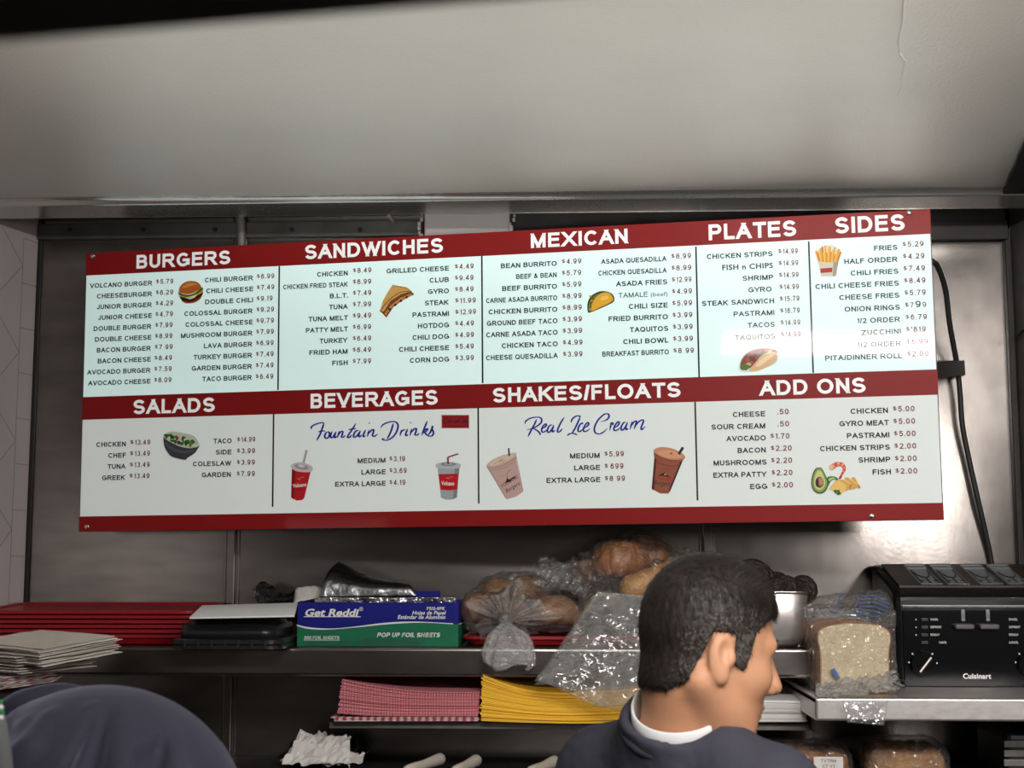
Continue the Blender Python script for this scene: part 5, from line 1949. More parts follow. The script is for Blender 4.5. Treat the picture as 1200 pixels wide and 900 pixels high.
M['blue_print'] = mat('blue_bag_print', (.05, .10, .26), .4)
tb = empty('loaf_bag', (cxm, ly, lz), 'clear printed plastic bag around the white loaf, open end spilling over the shelf edge', 'bag')
sdf_obj('bag_body', loaf_bag, (lx0 - .03, ly - .025, lz - .002), (lx1 + .035, ly + .245, lz + lh * 1.62), .004, M['film'], tb)
gr = patch(P(956, 806, 2.695), P(956, 822, 2.61), P(1062, 812, 2.60), P(1050, 792, 2.69), 24, 44, None, 0)
gr[..., 2] += np.abs((crumple(gr, .035, 7, 5) - .35)) * .026 + .002
u, vv = np.meshgrid(np.linspace(0, 1, 24), np.linspace(0, 1, 44), indexing='ij')
gr[..., 2] += .012 * np.clip(vv - .55, 0, 1) * np.sin(u * 9)
gr[..., 2] = np.maximum(gr[..., 2], RSZ + .0012)
sheet('bag_tail', gr, M['film_milky'], tb, .0003)
gr = patch(P(985, 821, 2.606), P(992, 846, 2.60), P(1035, 850, 2.602), P(1040, 821, 2.606), 16, 20, None, .004, 5, .03)
gr[..., 1] -= .006
sheet('bag_flap', gr, M['film_clean'], tb, .0003)
# printed blue strokes on the bag's neck and a small blue label
g = G()
yb = ly - .013
for st in ([(975, 712), (982, 708), (984, 698), (990, 697)], [(972, 716), (980, 718), (984, 711)], [(1002, 712), (1006, 702), (1004, 697)], [(1000, 716), (1014, 721), (1030, 723)],
           [(1008, 699), (1022, 698), (1040, 703)], [(1008, 703), (1024, 702), (1042, 708)], [(1007, 707), (1024, 706), (1043, 713)], [(1006, 711), (1024, 711), (1040, 717)], [(1005, 714), (1022, 716), (1036, 721)]):
    c3 = spline([P(x, y, yb) for x, y in st], 4)
    g.tube(c3, .0011, 6)
g.build('bag_print', [M['blue_print']], tb)
g = G()
c = [P(973, 785, yb), P(978, 783, yb), P(985, 795, yb), P(980, 797, yb)]
g.add(c + [q + np.array((0, .0006, 0)) for q in c], [(0, 1, 2, 3), (7, 6, 5, 4), (0, 4, 5, 1), (1, 5, 6, 2), (2, 6, 7, 3), (3, 7, 4, 0)])
g.build('price_tab', [M['blue_print']], tb)
g = G()
for st in ([(1044, 795), (1050, 792), (1054, 798)], [(1050, 801), (1058, 800), (1062, 808)], [(1046, 803), (1052, 806), (1060, 809)]):
    g.tube(spline([P(x, y, 2.60) + np.array((0, 0, .004)) for x, y in st], 4), .0012, 6)
g.build('tail_print', [M['black_rubber']], tb)

# ------------------------------------------------------------------ toaster
toy = 2.855
tx0, tx1 = P(1051, 800, toy)[0], .945
tz0 = RSZ + .0015
tw_, td_ = tx1 - tx0, .215
tcx = (tx0 + tx1) / 2
zf = float(P(1100, 690, toy)[2])               # front top edge
zk = float(P(1100, 661, toy + td_)[2])         # back top edge
t = empty('toaster', (tcx, toy + td_ / 2, tz0), 'black four slot toaster with dials and levers on the right hand steel shelf', 'toaster')
side = [(toy + .002, tz0 + .006), (toy, zf - .040), (toy + .004, zf - .012), (toy + .018, zf), (toy + td_ - .02, zk - .004), (toy + td_ - .006, zk - .008), (toy + td_, zk - .02), (toy + td_, tz0 + .006)]


def side_ring(x, k):
    q = np.array(side)
    c = q.mean(0)
    q = (q - c) * k + c
    return np.array([(x, y, z) for y, z in spline(np.vstack([q]), 3)])


xs = [tx0, tx0 + .004, tx0 + .012, tx1 - .012, tx1 - .004, tx1]
ks = [.90, .96, 1, 1, .96, .90]
v, f = loft([side_ring(x, k) for x, k in zip(xs, ks)])
mesh_obj('housing', v, f, M['toaster_black'], t, False)


def TS(u, w, l=0.0):
    """point on the sloping top: u along x (photo pixels at the front plane), w 0 front..1 back"""
    y = toy + .020 + w * (td_ - .042)
    z = zf + (zk - .004 - zf) * w
    return np.array((u, y, z + l))


g = G()
fr_ = [TS(tx0 + .016, .02, .001), TS(tx1 - .016, .02, .001), TS(tx1 - .016, .98, .001), TS(tx0 + .016, .98, .001)]
th = np.array((0, 0, .004))
g.add(fr_ + [q + th for q in fr_], [(4, 5, 6, 7), (0, 1, 5, 4), (1, 2, 6, 5), (2, 3, 7, 6), (3, 0, 4, 7)])
M['toaster_top'] = mat('grimy_bronze_black', (.045, .028, .020), .45, .3, noise=(40, (.02, .014, .011), .2))
g.build('top_plate', [M['toaster_top']], t)
M['slot_dark'] = mat('slot_inside', (.20, .22, .235), .45, .3)
pxm = lambda px: P(px, 680, toy + .1)[0]
for (a, b) in ((1069, 1094), (1100, 1125), (1137, 1163), (1169, 1194)):
    xa, xb = pxm(a), pxm(b)
    so = G()
    q = [TS(xa, .06, .0056), TS(xb, .06, .0056), TS(xb, .86, .0056), TS(xa, .86, .0056)]
    so.add(q, [(0, 1, 2, 3)])
    so_o = so.build('slot', [M['slot_dark']], t)
    # bright rear lip and the wire cage in the slot
    for (u0, w0), (u1, w1), r in (((xa, .88), (xb, .88), .0030), ((xa + .002, .75), (xb - .002, .75), .0013), ((xa, .05), (xb, .05), .0016)):
        g = G()
        g.tube([TS(u0, w0, .007), TS(u1, w1, .007)], r, 8)
        g.build('slot_lip', [M['chrome']], so_o)
    g = G()
    xm = (xa + xb) / 2
    ww = (xb - xa) / 2
    g.tube(spline([TS(xm - ww * .78, .62, .0075), TS(xm - ww * .5, .40, .0075), TS(xm, .32, .0075), TS(xm + ww * .5, .40, .0075), TS(xm + ww * .78, .62, .0075)], 4), .0011, 6)
    g.tube([TS(xm, .32, .0075), TS(xm, .06, .0075)], .0012, 6)
    for s in (-1, 1):
        g.tube([TS(xm + s * ww * .80, .66, .0075), TS(xm + s * ww * .80, .06, .0075)], .0011, 6)
        g.tube([TS(xm + s * ww * .80, .18, .0075), TS(xm + s * ww * .45, .18, .0075)], .0010, 6)
    g.build('slot_wire', [M['black_plastic']], so_o)


def TF(px, py, l=0.0):
    q = P(px, py, toy)
    return np.array((q[0], toy - l, q[2]))


g = G()
a, b = TF(1060, 711, 0), TF(1215, 708, 0)
g.box((tx0 + .014, toy - .006, TF(0, 711)[2]), (tx1 - .012, toy + .004, TF(0, 707.5)[2]), .0015)
g.build('chrome_strip', [M['chrome']], t)
g = G()
g.box((tx0 + .014, toy - .003, TF(0, 801)[2]), (tx1 - .012, toy + .003, TF(0, 713)[2]), .002)
g.build('control_panel', [M['black_gloss']], t)
for px, py in ((1128, 734), (1157, 734), (1222, 734)):
    if P(px, py, toy)[0] > tx1 - .02: continue
    g = G()
    a, b = TF(px - 11, py + 3), TF(px + 11, py - 3)
    g.box((a[0], toy - .020, a[2]), (b[0], toy - .004, b[2]), .003)
    o = g.build('lever', [M['lever']] if 'lever' in M else [M['black_plastic']], t)
    g = G()
    a, b = TF(px - 2, 728), TF(px + 2, 714)
    g.box((a[0], toy - .0052, a[2]), (b[0], toy - .003, b[2]), .001)
    g.tube([TF(px, 724, .006), TF(px + 1, 719, .006)], .0022, 8)
    g.build('lever_slot', [M['slot_dark']], o)
for cx_, cy_ in ((1081, 778), (1206, 778)):
    c = TF(cx_, cy_)
    if c[0] > tx1 - .02: continue
    bm = bmesh.new()
    bmesh.ops.create_cone(bm, cap_ends=True, segments=40, radius1=.026, radius2=.023, depth=.014)
    g = G().bm(bm, 0, Matrix.Translation(Vector((c[0], toy - .0085, c[2]))) @ Matrix.Rotation(math.radians(90), 4, 'X'))
    dial = g.build('dial', [M['black_gloss']], t)
    g = G()
    a, b = TF(cx_ - 5, cy_ + 9, .0165), TF(cx_ + 8, cy_ - 8, .0165)
    g.tube([a, b], .0026, 8)
    g.build('pointer', [M['pointer']] if 'pointer' in M else [M['chrome']], dial)
    g = G()
    for k, (dx, dy) in enumerate(((-12, -12), (-1, -15), (11, -12), (16, -1), (-16, -2), (-11, 9), (12, 9))):
        q = TF(cx_ + dx * 1.02, cy_ + dy, .0034)
        g.box(q - np.array((.0012, .0003, .0014)), q + np.array((.0012, .0003, .0014)), 0)
    g.build('dial_marks', [M['white_paint']], t)
for k, (s_, py) in enumerate((('BAGEL', 727), ('DEFROST', 736), ('REHEAT', 745), ('CANCEL', 754))):
    g = G()
    for px0, w_ in ((1090 if k < 3 else 1100, (9, 13, 10.5, 9)[k]), (1182, (10, 13, 11, 11)[k])):
        if P(px0 + w_, py, toy)[0] > tx1 - .016: continue
        v, f, w = layout(s_, .01, .03)
        a, b = TF(px0, py, .0034), TF(px0 + w_, py, .0034)
        kx = (b[0] - a[0]) / w
        g.add(np.stack([a[0] + v[:, 0] * kx, np.full(len(v), a[1]), a[2] + v[:, 1] * .0042], 1), f)
    if k < 3:
        q = TF(1073, py - 1, .0034)
        g.box(q - np.array((.001, .0003, .001)), q + np.array((.001, .0003, .001)))
    if g.n: g.build('lettering', [M['white_paint']], t)
    g = G()
    a, b = TF(1079, py + .8), TF(1087, py - 3)
    g.box((a[0], toy - .006, a[2]), (b[0], toy - .002, b[2]), .001)
    g.build('button', [M['black_plastic']], t)
g = G()
v, f, w = layout('Cuisinart', .034, .02)
a, b = TF(1128, 795, .0036), TF(1161, 795, .0036)
g.add(np.stack([a[0] + v[:, 0] * (b[0] - a[0]) / w, np.full(len(v), a[1]), a[2] + v[:, 1] * .0092], 1), f)
g.build('lettering', [M['white_paint']], t)
for sx in (-1, 1):
    for yy in (toy + .03, toy + td_ - .03):
        g = G()
        g.box((tcx + sx * (tw_ / 2 - .035) - .012, yy - .012, RSZ + .0002), (tcx + sx * (tw_ / 2 - .035) + .012, yy + .012, tz0 + .012), .002)
        g.build('foot', [M['black_rubber']], t)

# ------------------------------------------------------------------ lower counter items
def crumpled(name, c, r, mat_, label, cat, k, amp=.02, lam=.04, h=.0045):
    c, r = np.array(c), np.array(r)

    def fn(p):
        return ell(p, c, r) + amp * (crumple(p, lam, k, 5) - .5)
    o = sdf_obj(name, fn, c - r - amp, c + r + amp, h, mat_)
    return tag(o, label, cat)


# black bowl-like container on the counter
t = empty('black_container', P(378, 880, 2.98), 'rounded black plastic container behind the crumpled napkins on the back counter', 'container')
c = P(380, 880, 2.985)
R = [rrect(.13, .12, .03, CZ + .0008), rrect(.14, .13, .03, CZ + .006), rrect(.13, .12, .035, CZ + .045), rrect(.105, .10, .035, CZ + .056), rrect(.07, .07, .03, CZ + .058)]
v, f = loft(R)
mesh_obj('container_body', v + (c[0], c[1], 0), f, M['black_plastic'], t, True)
R = [rrect(.165, .15, .03, CZ + .018), rrect(.172, .156, .03, CZ + .020), rrect(.165, .15, .03, CZ + .024)]
v, f = loft(R)
mesh_obj('container_flange', v + (c[0], c[1], 0), f, M['black_plastic'], t, True)
# crumpled napkins: faceted folded sheets
M['napkin_warm'] = mat('brown_napkin', (.30, .22, .13), .8)
for (q4, lab, m, amp) in ((((328, 893, 2.83), (392, 889, 2.81), (412, 862, 2.85), (352, 858, 2.90)), 'crumpled white napkin heaped on the back counter', 'white_paper', .016),
                          (((352, 896, 2.79), (424, 895, 2.78), (428, 883, 2.84), (372, 882, 2.84)), 'flat white napkin lying in front of the crumpled napkin', 'white_paper', .006),
                          (((392, 878, 2.86), (406, 884, 2.84), (410, 868, 2.87), (398, 860, 2.89)), 'small brown paper scrap tucked beside the white napkins', 'napkin_warm', .008)):
    gr = patch(*[P(*q) for q in q4], 20, 20, None, 0)
    gr[..., 2] += (crumple(gr, .045, 3, 4) - .5) * amp * 2
    gr[..., 1] += (crumple(gr, .04, 8, 4) - .5) * amp * 1.5
    gr[..., 2] = np.maximum(gr[..., 2], CZ + .001)
    o = sheet('napkin', gr, M[m], None, .0006, False)
    tag(o, lab, 'napkin')
# second skin of the heap so that it has body
gr = patch(P(330, 896, 2.80), P(410, 894, 2.79), P(410, 868, 2.84), P(345, 872, 2.84), 20, 20, None, 0)
gr[..., 2] += (crumple(gr, .05, 13, 4) - .5) * .026
gr[..., 2] = np.maximum(gr[..., 2], CZ + .001)
o = sheet('napkin', gr, M['white_paper'], None, .0006, False)
tag(o, 'half folded white napkin under the crumpled one on the back counter', 'napkin')
# steel knife rail and white handled knives
a, b = P(424, 897, 2.82), P(612, 897, 2.82)
g = G()
g.box((a[0], 2.80, CZ + .0005), (b[0], 2.84, CZ + .012), .002)
o = g.build('knife_rail', [M['steel_dull']])
tag(o, 'low dull steel bar on the back counter under the knife handles', 'rail')
M['knife_white'] = mat('ivory_handle', (.68, .62, .54), .45)
for p0, p1, lab in (((474, 897, 2.70), (519, 884, 2.85), 'ivory handled knife lying leftmost on the back counter'),
                    ((532, 899, 2.70), (560, 887, 2.83), 'ivory handled knife second from the left on the back counter'),
                    ((620, 899, 2.70), (652, 889, 2.82), 'ivory handled knife next to the man in the navy jacket')):
    a, b = P(*p0), P(*p1)
    a[2] = b[2] = 0
    zc = CZ + .025
    a[2], b[2] = zc + (P(*p0)[2] - zc) * 0 - .0, zc + .006
    t = empty('kitchen_knife', a, lab, 'knife', 'ivory handled knives')
    d = (b - a) / np.linalg.norm(b - a)
    pts = np.array([a + (b - a) * s for s in np.linspace(0, 1, 14)])
    rad = np.interp(np.linspace(0, 1, 14), [0, .04, .2, .5, .8, .96, 1], [.004, .0105, .011, .0092, .011, .012, .006])
    g = G()
    g.tube(pts, rad, 14)
    g.build('handle', [M['knife_white']], t, True)
    s = np.cross(d, (0, 0, 1)); s /= np.linalg.norm(s)
    e = a - d * .15
    g = G()
    up = np.array((0, 0, .0006))
    q = [a - s * .012, a + s * .012, e + s * .010, e - d * .03 - s * .008]
    g.add([x - up for x in q] + [x + up for x in q], [(3, 2, 1, 0), (4, 5, 6, 7), (0, 1, 5, 4), (1, 2, 6, 5), (2, 3, 7, 6), (3, 0, 4, 7)])
    g.build('blade', [M['steel_shiny']], t)

# bagged loaves at the bottom right
M['seed_crust'] = mat('golden_loaf_crust', (.46, .24, .07), .55, 0, .4, noise=(22, (.24, .10, .03), .2), bump=(70, .4, .01))
for i, (px0, px1, ptop, Y, rz, lab, labb) in enumerate((
        (892, 1008, 874, 2.74, -.12, 'brown loaf lying in a labelled clear bag below the toaster shelf', 'clear bag with a white label around the brown loaf next to the man'),
        (1016, 1122, 869, 2.76, -.10, 'golden loaf lying in a clear bag under the toaster', 'clear wrinkled bag around the golden loaf under the toaster'))):
    xa, xb = P(px0, 900, Y)[0], P(px1, 900, Y)[0]
    zt_ = float(P(950, ptop, Y + .05)[2])
    c = np.array(((xa + xb) / 2, Y + .085, (CZ + .002 + zt_) / 2))
    hw = np.array(((xb - xa) / 2 - .010, .080, (zt_ - CZ - .002) / 2 - .005))
    Rm = np.array(Matrix.Rotation(rz, 3, 'Z'))

    def loaf_f(p, c=c, hw=hw, Rm=Rm, i=i, pad=0.0):
        q = (p - c) @ Rm
        q = np.abs(q) - hw + .022
        d = np.linalg.norm(np.maximum(q, 0), axis=-1) + np.minimum(q.max(-1), 0) - .022
        w = (p - c) @ Rm
        return d + .003 * wobble(p, .05, i, 5) + .004 * np.abs(np.sin(w[..., 0] / .0125 * 1.57)) * (w[..., 2] > 0)
    o = sdf_obj('bread_loaf', loaf_f, c - hw - .03, c + hw + .03, .005, M['loaf_crust'] if i == 0 else M['seed_crust'])
    tag(o, lab, 'bread')

    def lbag(p, c=c, hw=hw, Rm=Rm, i=i):
        q = (p - c) @ Rm
        q = np.abs(q) - hw + .022
        d = np.linalg.norm(np.maximum(q, 0), axis=-1) + np.minimum(q.max(-1), 0) - .030
        d = d + .010 * (crumple(p, .05, 5 + 6 * i, 6) - .5)
        return smax(d, CZ + .001 - p[..., 2], .002)
    tb = empty('loaf_bag', (c[0], c[1], CZ), labb, 'bag')
    sdf_obj('bag_body', lbag, c - hw - .04, c + hw + .04, .004, M['film'], tb)
    if i == 0:
        g = G()
        yl = Y - .012
        g.box(P(954, 905, yl), P(988, 887, yl) + np.array((0, .0012, 0)), .0004)
        lb = g.build('paper_label', [M['white_paper']], tb)
        g = G()
        for k, (s_, py) in enumerate((('TVTRM', 893.5), ('CT YT', 900))):
            v, f, w = layout(s_, .0, .06)
            a, b = P(962 + 2 * k, py, yl - .0006), P(980 - k, py, yl - .0006)
            g.add(np.stack([a[0] + v[:, 0] * (b[0] - a[0]) / w, np.full(len(v), a[1]), a[2] + v[:, 1] * .0058], 1), f)
        g.build('label_print', [M['black_rubber']], lb)
# black appliance at the lower right corner
xa = P(1178, 880, 2.78)[0]
t = empty('dark_appliance', (xa + .06, 2.85, CZ), 'black vented kitchen appliance half hidden at the lower right corner', 'appliance')
g = G()
g.box((xa, 2.78, CZ + .001), (.905, 2.98, float(P(1180, 858, 2.78)[2])), .012)
g.build('housing', [M['black_plastic']], t)
for k in range(3):
    q = P(1184, 872 + 11 * k, 2.778)
    g = G()
    g.box(q - np.array((.012, .002, .0065)), np.array((.904, 2.7835, q[2] + .0065)), .0015)
    g.build('vent', [M['steel_dull']], t)

# ------------------------------------------------------------------ people
def placed(name, fn, lo, hi, h, mats, parent, Mx=None, smooth=True, post=None, fm=None):
    v, f = snets(fn, lo, hi, h)
    if post is not None: v = post(v)
    if Mx is not None: v = xf(v, Mx)
    mm = fm(v, f) if fm else None
    return mesh_obj(name, v, f, mats, parent, smooth, mm)


def frame(origin, yaw, pitch=0.0, roll=0.0):
    """x forward (yaw from +X), y left, z up"""
    return Matrix.Translation(Vector(origin)) @ Matrix.Rotation(yaw, 4, 'Z') @ Matrix.Rotation(pitch, 4, 'Y') @ Matrix.Rotation(roll, 4, 'X')


def head_sdf(p):
    ay = np.abs(p[..., 1])
    q = np.stack([p[..., 0], ay, p[..., 2]], -1)
    d = ell(p, (-.008, 0, .030), (.088, .075, .088))
    d = smin(d, ell(p, (.022, 0, -.030), (.062, .062, .085)), .03)
    d = smin(d, ell(p, (.030, 0, -.075), (.046, .050, .045)), .025)          # jaw
    d = smin(d, cap(q, (-.015, .052, -.045), (.050, .030, -.095), .018, .016), .02)   # jaw line
    d = smin(d, cap(q, (.064, 0, -.106), (.064, .010, -.106), .017), .014)   # chin
    d = smin(d, cap(q, (.076, .0, .022), (.066, .040, .020), .011, .010), .016)   # brow
    d = smin(d, ell(q, (.048, .044, -.026), (.026, .020, .022)), .02)        # cheek bone
    d = smax(d, -ell(q, (.086, .031, .000), (.016, .017, .011)), .010)       # eye socket
    d = smin(d, cap(p, (.080, 0, .012), (.101, 0, -.030), .0075, .0115), .010)   # nose
    d = smin(d, ell(q, (.088, .011, -.036), (.012, .008, .008)), .007)       # nostril wings
    d = smin(d, ell(q, (.076, .0, -.062), (.013, .024, .0062)), .007)        # upper lip
    d = smin(d, ell(q, (.075, .0, -.074), (.012, .020, .0068)), .007)        # lower lip
    d = smax(d, -cap(q, (.092, 0, -.0675), (.084, .018, -.0685), .0018), .004)
    # ear: bowl with rim and lobe
    e = ell(q, (-.014, .076, -.006), (.0175, .0085, .028))
    e = smax(e, -ell(q, (-.010, .086, -.002), (.0095, .009, .016)), .006)
    e = smin(e, ell(q, (-.008, .076, -.034), (.010, .007, .011)), .008)
    e = smin(e, ell(q, (.000, .077, -.010), (.006, .006, .009)), .006)
    d = smin(d, e, .006)
    return d


def neck_sdf(p, end=(-.062, 0, -.205)):
    ay = np.abs(p[..., 1])
    q = np.stack([p[..., 0], ay, p[..., 2]], -1)
    d = cap(p, (-.030, 0, -.045), end, .054, .060)
    m_ = (end[0] + .030, .014, end[2] + .03)
    d = smin(d, cap(q, (-.030, .056, -.045), m_, .013, .010), .02)
    return d


def hand_points(wrist, d, palm_n, side, curl=.35):
    """palm and five curled fingers as capsules (a, b, ra, rb)"""
    d = np.asarray(d, float) / np.linalg.norm(d)
    n = np.asarray(palm_n, float); n -= d * (n @ d); n /= np.linalg.norm(n)
    s = np.cross(d, n) * side
    out = []
    for k, (off, l) in enumerate(((.030, .068), (.010, .076), (-.010, .071), (-.029, .056))):
        base = wrist + d * .085 + s * off
        out.append((wrist + s * off * .5 + d * .01, base, .017, .012))
        a, ang = base, curl * .6
        for j, fr in enumerate((.45, .32, .23)):
            dd = d * math.cos(ang) + n * math.sin(ang)
            b = a + dd * l * fr
            out.append((a, b, .0092 - .0009 * j, .0085 - .0009 * j))
            a = b; ang += curl
    b0 = wrist + d * .030 + s * .030
    m0 = b0 + (d * .62 + s * .62 + n * .35) * .036
    m1 = m0 + (d * .88 + s * .30 + n * .36) * .034
    out += [(wrist + d * .012 + s * .012, b0, .017, .014), (b0, m0, .0125, .0105), (m0, m1, .0105, .008)]
    return out


def chain(caps, k=.012):
    def f(p):
        d = 9.0
        for a, b, ra, rb in caps: d = smin(d, cap(p, a, b, ra, rb), k)
        return d
    return f


def join(parts):
    V, F, n = [], [], 0
    for v, f in parts:
        V.append(v); F += [tuple(int(i) + n for i in q) for q in f]; n += len(v)
    return np.vstack(V), F


def bbox(caps, pad):
    pts = np.array([c[0] for c in caps] + [c[1] for c in caps])
    r = max(max(c[2], c[3]) for c in caps)
    return pts.min(0) - r - pad, pts.max(0) + r + pad


# --- man with dark hair, seen from behind, face turned to the right
HC = P(831, 762, 2.0)
HY, HP = math.radians(17), math.radians(12)
HM = frame(HC, HY, HP, math.radians(-2))
HMi = np.array(HM.inverted())
NB = P(800, 834, 2.035)                               # base of the neck
end_l = xf(NB[None] + (0, 0, -.06), HMi)[0]
man = empty('person', (NB[0], NB[1], 0), 'man with short dark hair, navy jacket and white collar, looking right', 'person')
TY = math.radians(40)
TF_, TL_ = np.array((math.cos(TY), math.sin(TY), 0)), np.array((-math.sin(TY), math.cos(TY), 0))
ZU = np.array((0, 0, 1.0))


def TB(f, l, u):
    return NB + TF_ * f + TL_ * l + ZU * u


def man_head(p):
    d = head_sdf(p)
    return smin(d, neck_sdf(p, end_l), .022)


arms = {}
mcaps = [(TB(-.01, 0, -.05), TB(.02, 0, -.30), .055, .10), (TB(.02, 0, -.30), TB(.02, 0, -.56), .10, .10)]
mhands = []
for sd in (-1, 1):
    sh, el_, w_ = TB(.0, .160 * sd, -.105), TB(.02, .215 * sd, -.40), TB(.20, .185 * sd, -.56)
    arms[sd] = (sh, el_, w_)
    d_ = (w_ - el_) / np.linalg.norm(w_ - el_)
    mcaps += [(TB(0, .03 * sd, -.10), sh, .045, .045), (sh, el_, .045, .034), (el_, w_ + d_ * .02, .034, .024)]
    mhands += hand_points(w_ + d_ * .005, d_, np.cross(d_, ZU) * sd * .6 - ZU * .8, -sd)


def man_body(p):
    d = man_head((p - np.array(HMi)[:3, 3] * 0) @ HMi[:3, :3].T + HMi[:3, 3])
    return smin(smin(d, chain(mcaps, .03)(p), .02), chain(mhands, .008)(p), .008)


lo1, hi1 = bbox(mcaps + mhands, .015)
hc_ = np.array(HC)
v, f = snets(man_body, np.minimum(lo1, hc_ - .16), np.maximum(hi1, hc_ + .16), .0036)
mesh_obj('body', v, f, M['skin'], man, True)


def hairline(p):
    """negative where hair grows"""
    x, z = p[..., 0], p[..., 2]
    edge = np.interp(x, [-.10, -.066, -.050, -.036, -.029, .003, .007, .024, .032, .046, .062, .10], [-.066, -.066, -.050, -.010, .021, .023, -.014, -.022, .030, .046, .058, .062])
    edge = edge + .003 * wobble(p, .014, 4, 4)
    return (edge - z) * .75


def hair_sdf(p):
    d = head_sdf(np.stack([p[..., 0], p[..., 1] * .985, p[..., 2]], -1))
    core_ = smin(ell(p, (-.008, 0, .030), (.088, .075, .088)), ell(p, (.022, 0, -.030), (.062, .062, .085)), .03)
    th = .0065 + .006 * np.clip((p[..., 2] - .03) / .09, 0, 1) + .006 * np.clip((p[..., 0] - .03) / .05, 0, 1) * np.clip((p[..., 2] - .05) / .05, 0, 1)
    back = smin(core_, neck_sdf(p, end_l), .02)
    o = back - th + .0008 * wobble(p, .016, 2, 5) + .0007 * wobble(p * np.array((1, 1, .25)), .006, 8, 5)
    return smax(o, hairline(p) * .9, .006)


hv, hf = snets(hair_sdf, (-.13, -.11, -.11), (.12, .11, .15), .0030)
rg = np.random.default_rng(5)


def hair_fm(v, f):
    pl = xf(v, HMi)
    c = pl[f].mean(1)
    side = np.clip((.070 - c[:, 2]) / .07, 0, 1) * np.clip((c[:, 0] + .07) / .05, 0, 1)
    return (rg.random(len(f)) < side * .75).astype(int)


v_w = xf(hv, HM)
# short strands lying on the cap of hair
fi = rg.choice(len(hf), 13000)
cn = hv[hf[fi]].mean(1)
e1, e2 = hv[hf[fi, 1]] - hv[hf[fi, 0]], hv[hf[fi, 3]] - hv[hf[fi, 0]]
nn = np.cross(e1, e2); nn /= np.linalg.norm(nn, axis=1)[:, None] + 1e-9
dirn = np.stack([.25 - 1.0 * (cn[:, 2] < .07) * 0 + rg.normal(0, .25, len(cn)), rg.normal(0, .25, len(cn)), -.75 + 1.2 * (cn[:, 2] > .085) * (cn[:, 0] > -.02) + rg.normal(0, .2, len(cn))], 1)
dirn[cn[:, 2] > .085] += (.6, 0, .2)
dirn -= nn * np.sum(dirn * nn, 1)[:, None]
dirn /= np.linalg.norm(dirn, axis=1)[:, None] + 1e-9
L_ = np.where(cn[:, 2] > .05, .014, .008) * rg.uniform(.7, 1.2, len(cn))
sd_ = np.cross(dirn, nn) * .0005
tip = cn + dirn * L_[:, None] + nn * (.0030 * rg.uniform(.4, 1.3, len(cn)))[:, None]
root = cn - nn * .001
sv = np.stack([root - sd_, root + sd_, tip], 1).reshape(-1, 3)
sf = np.arange(len(sv)).reshape(-1, 3)
fm0 = hair_fm(v_w, hf)
fm1 = (rg.random(len(sf)) < np.clip((.070 - cn[:, 2]) / .07, 0, 1) * np.clip((cn[:, 0] + .07) / .05, 0, 1) * .75).astype(int)
V = np.vstack([hv, sv])
F = [tuple(q) for q in hf] + [tuple(int(x) + len(hv) for x in q) for q in sf]
mesh_obj('hair', xf(V, HM), F, [M['hair'], M['hair_grey']], man, True, np.concatenate([fm0, fm1]))
for sd in (-1, 1):
    bm = bmesh.new()
    bmesh.ops.create_uvsphere(bm, u_segments=20, v_segments=12, radius=.0115)
    g = G().bm(bm, 0, HM @ Matrix.Translation((.0635, .031 * sd, .0)))
    eye = g.build('eye', [M['eye_white']], man, True)
    bm = bmesh.new()
    bmesh.ops.create_uvsphere(bm, u_segments=16, v_segments=8, radius=.0056)
    g = G().bm(bm, 0, HM @ Matrix.Translation((.0722, .031 * sd, -.001)) @ Matrix.Diagonal((.5, 1, 1, 1)))
    g.build('iris', [M['black_gloss']], eye, True)
    hb = spline([(.083, .012 * sd, .024), (.081, .028 * sd, .029), (.070, .046 * sd, .025)], 5)
    g = G()
    g.tube(xf(hb, HM), np.interp(np.linspace(0, 1, len(hb)), [0, .3, 1], [.003, .004, .0016]), 8)
    g.build('eyebrow', [M['hair']], man, True)

# white shirt collar: a standing band round the neck
na_ = xf(np.array([(-.030, 0, -.045)]), HM)[0]
nb_ = NB + (0, 0, -.06)
axis = na_ - nb_; axis /= np.linalg.norm(axis)
ca = nb_ + axis * .056
s1 = np.cross(axis, TL_); s1 /= np.linalg.norm(s1); s2 = np.cross(axis, s1)
rings = []
for rr_, hh in ((.0705, -.04), (.0700, .014), (.0702, .029), (.0680, .030), (.0660, .026), (.0660, -.04)):
    a = np.linspace(0, 2 * np.pi, 48, endpoint=False)
    fwd = np.cos(a)
    h2 = hh - .012 * np.cos(a) * (hh > 0)
    rings.append(ca + axis * h2[:, None] + (np.cos(a)[:, None] * s1 * 1.02 + np.sin(a)[:, None] * s2 * .98) * rr_)
v, f = loft(rings, False, False)
mesh_obj('shirt_collar', v, f, M['shirt'], man, True)

jc = []


def jacket(p):
    d = 9.0
    for sd in (-1, 1):
        d = smin(d, cap(p, TB(-.012, .045 * sd, -.048), TB(.0, .155 * sd, -.100), .048, .064), .045)
        sh, el_, w_ = arms[sd]
        d = smin(d, smin(cap(p, sh, el_, .066, .052), cap(p, el_, w_, .052, .040), .03), .04)
    q = np.stack([(p - NB) @ TF_, (p - NB) @ TL_, p[..., 2] - NB[2]], -1)
    d = smin(d, ell(q, (.015, 0, -.26), (.125, .170, .26)), .06)
    d = smin(d, ell(q, (.02, 0, -.55), (.130, .175, .26)), .06)
    d = smax(d, -.70 - q[..., 2], .01)
    ax_ = (p - ca) @ axis
    st_ = np.linalg.norm(p - ca - ax_[..., None] * axis, axis=-1) - .0850
    d = smin(d, smax(smax(st_, ax_ - .007, .006), -.07 - ax_, .004), .022)
    d = d + .0035 * wobble(p * np.array((1, 1, .6)), .13, 3, 4) + .0008 * wobble(p, .05, 9, 4)
    return d


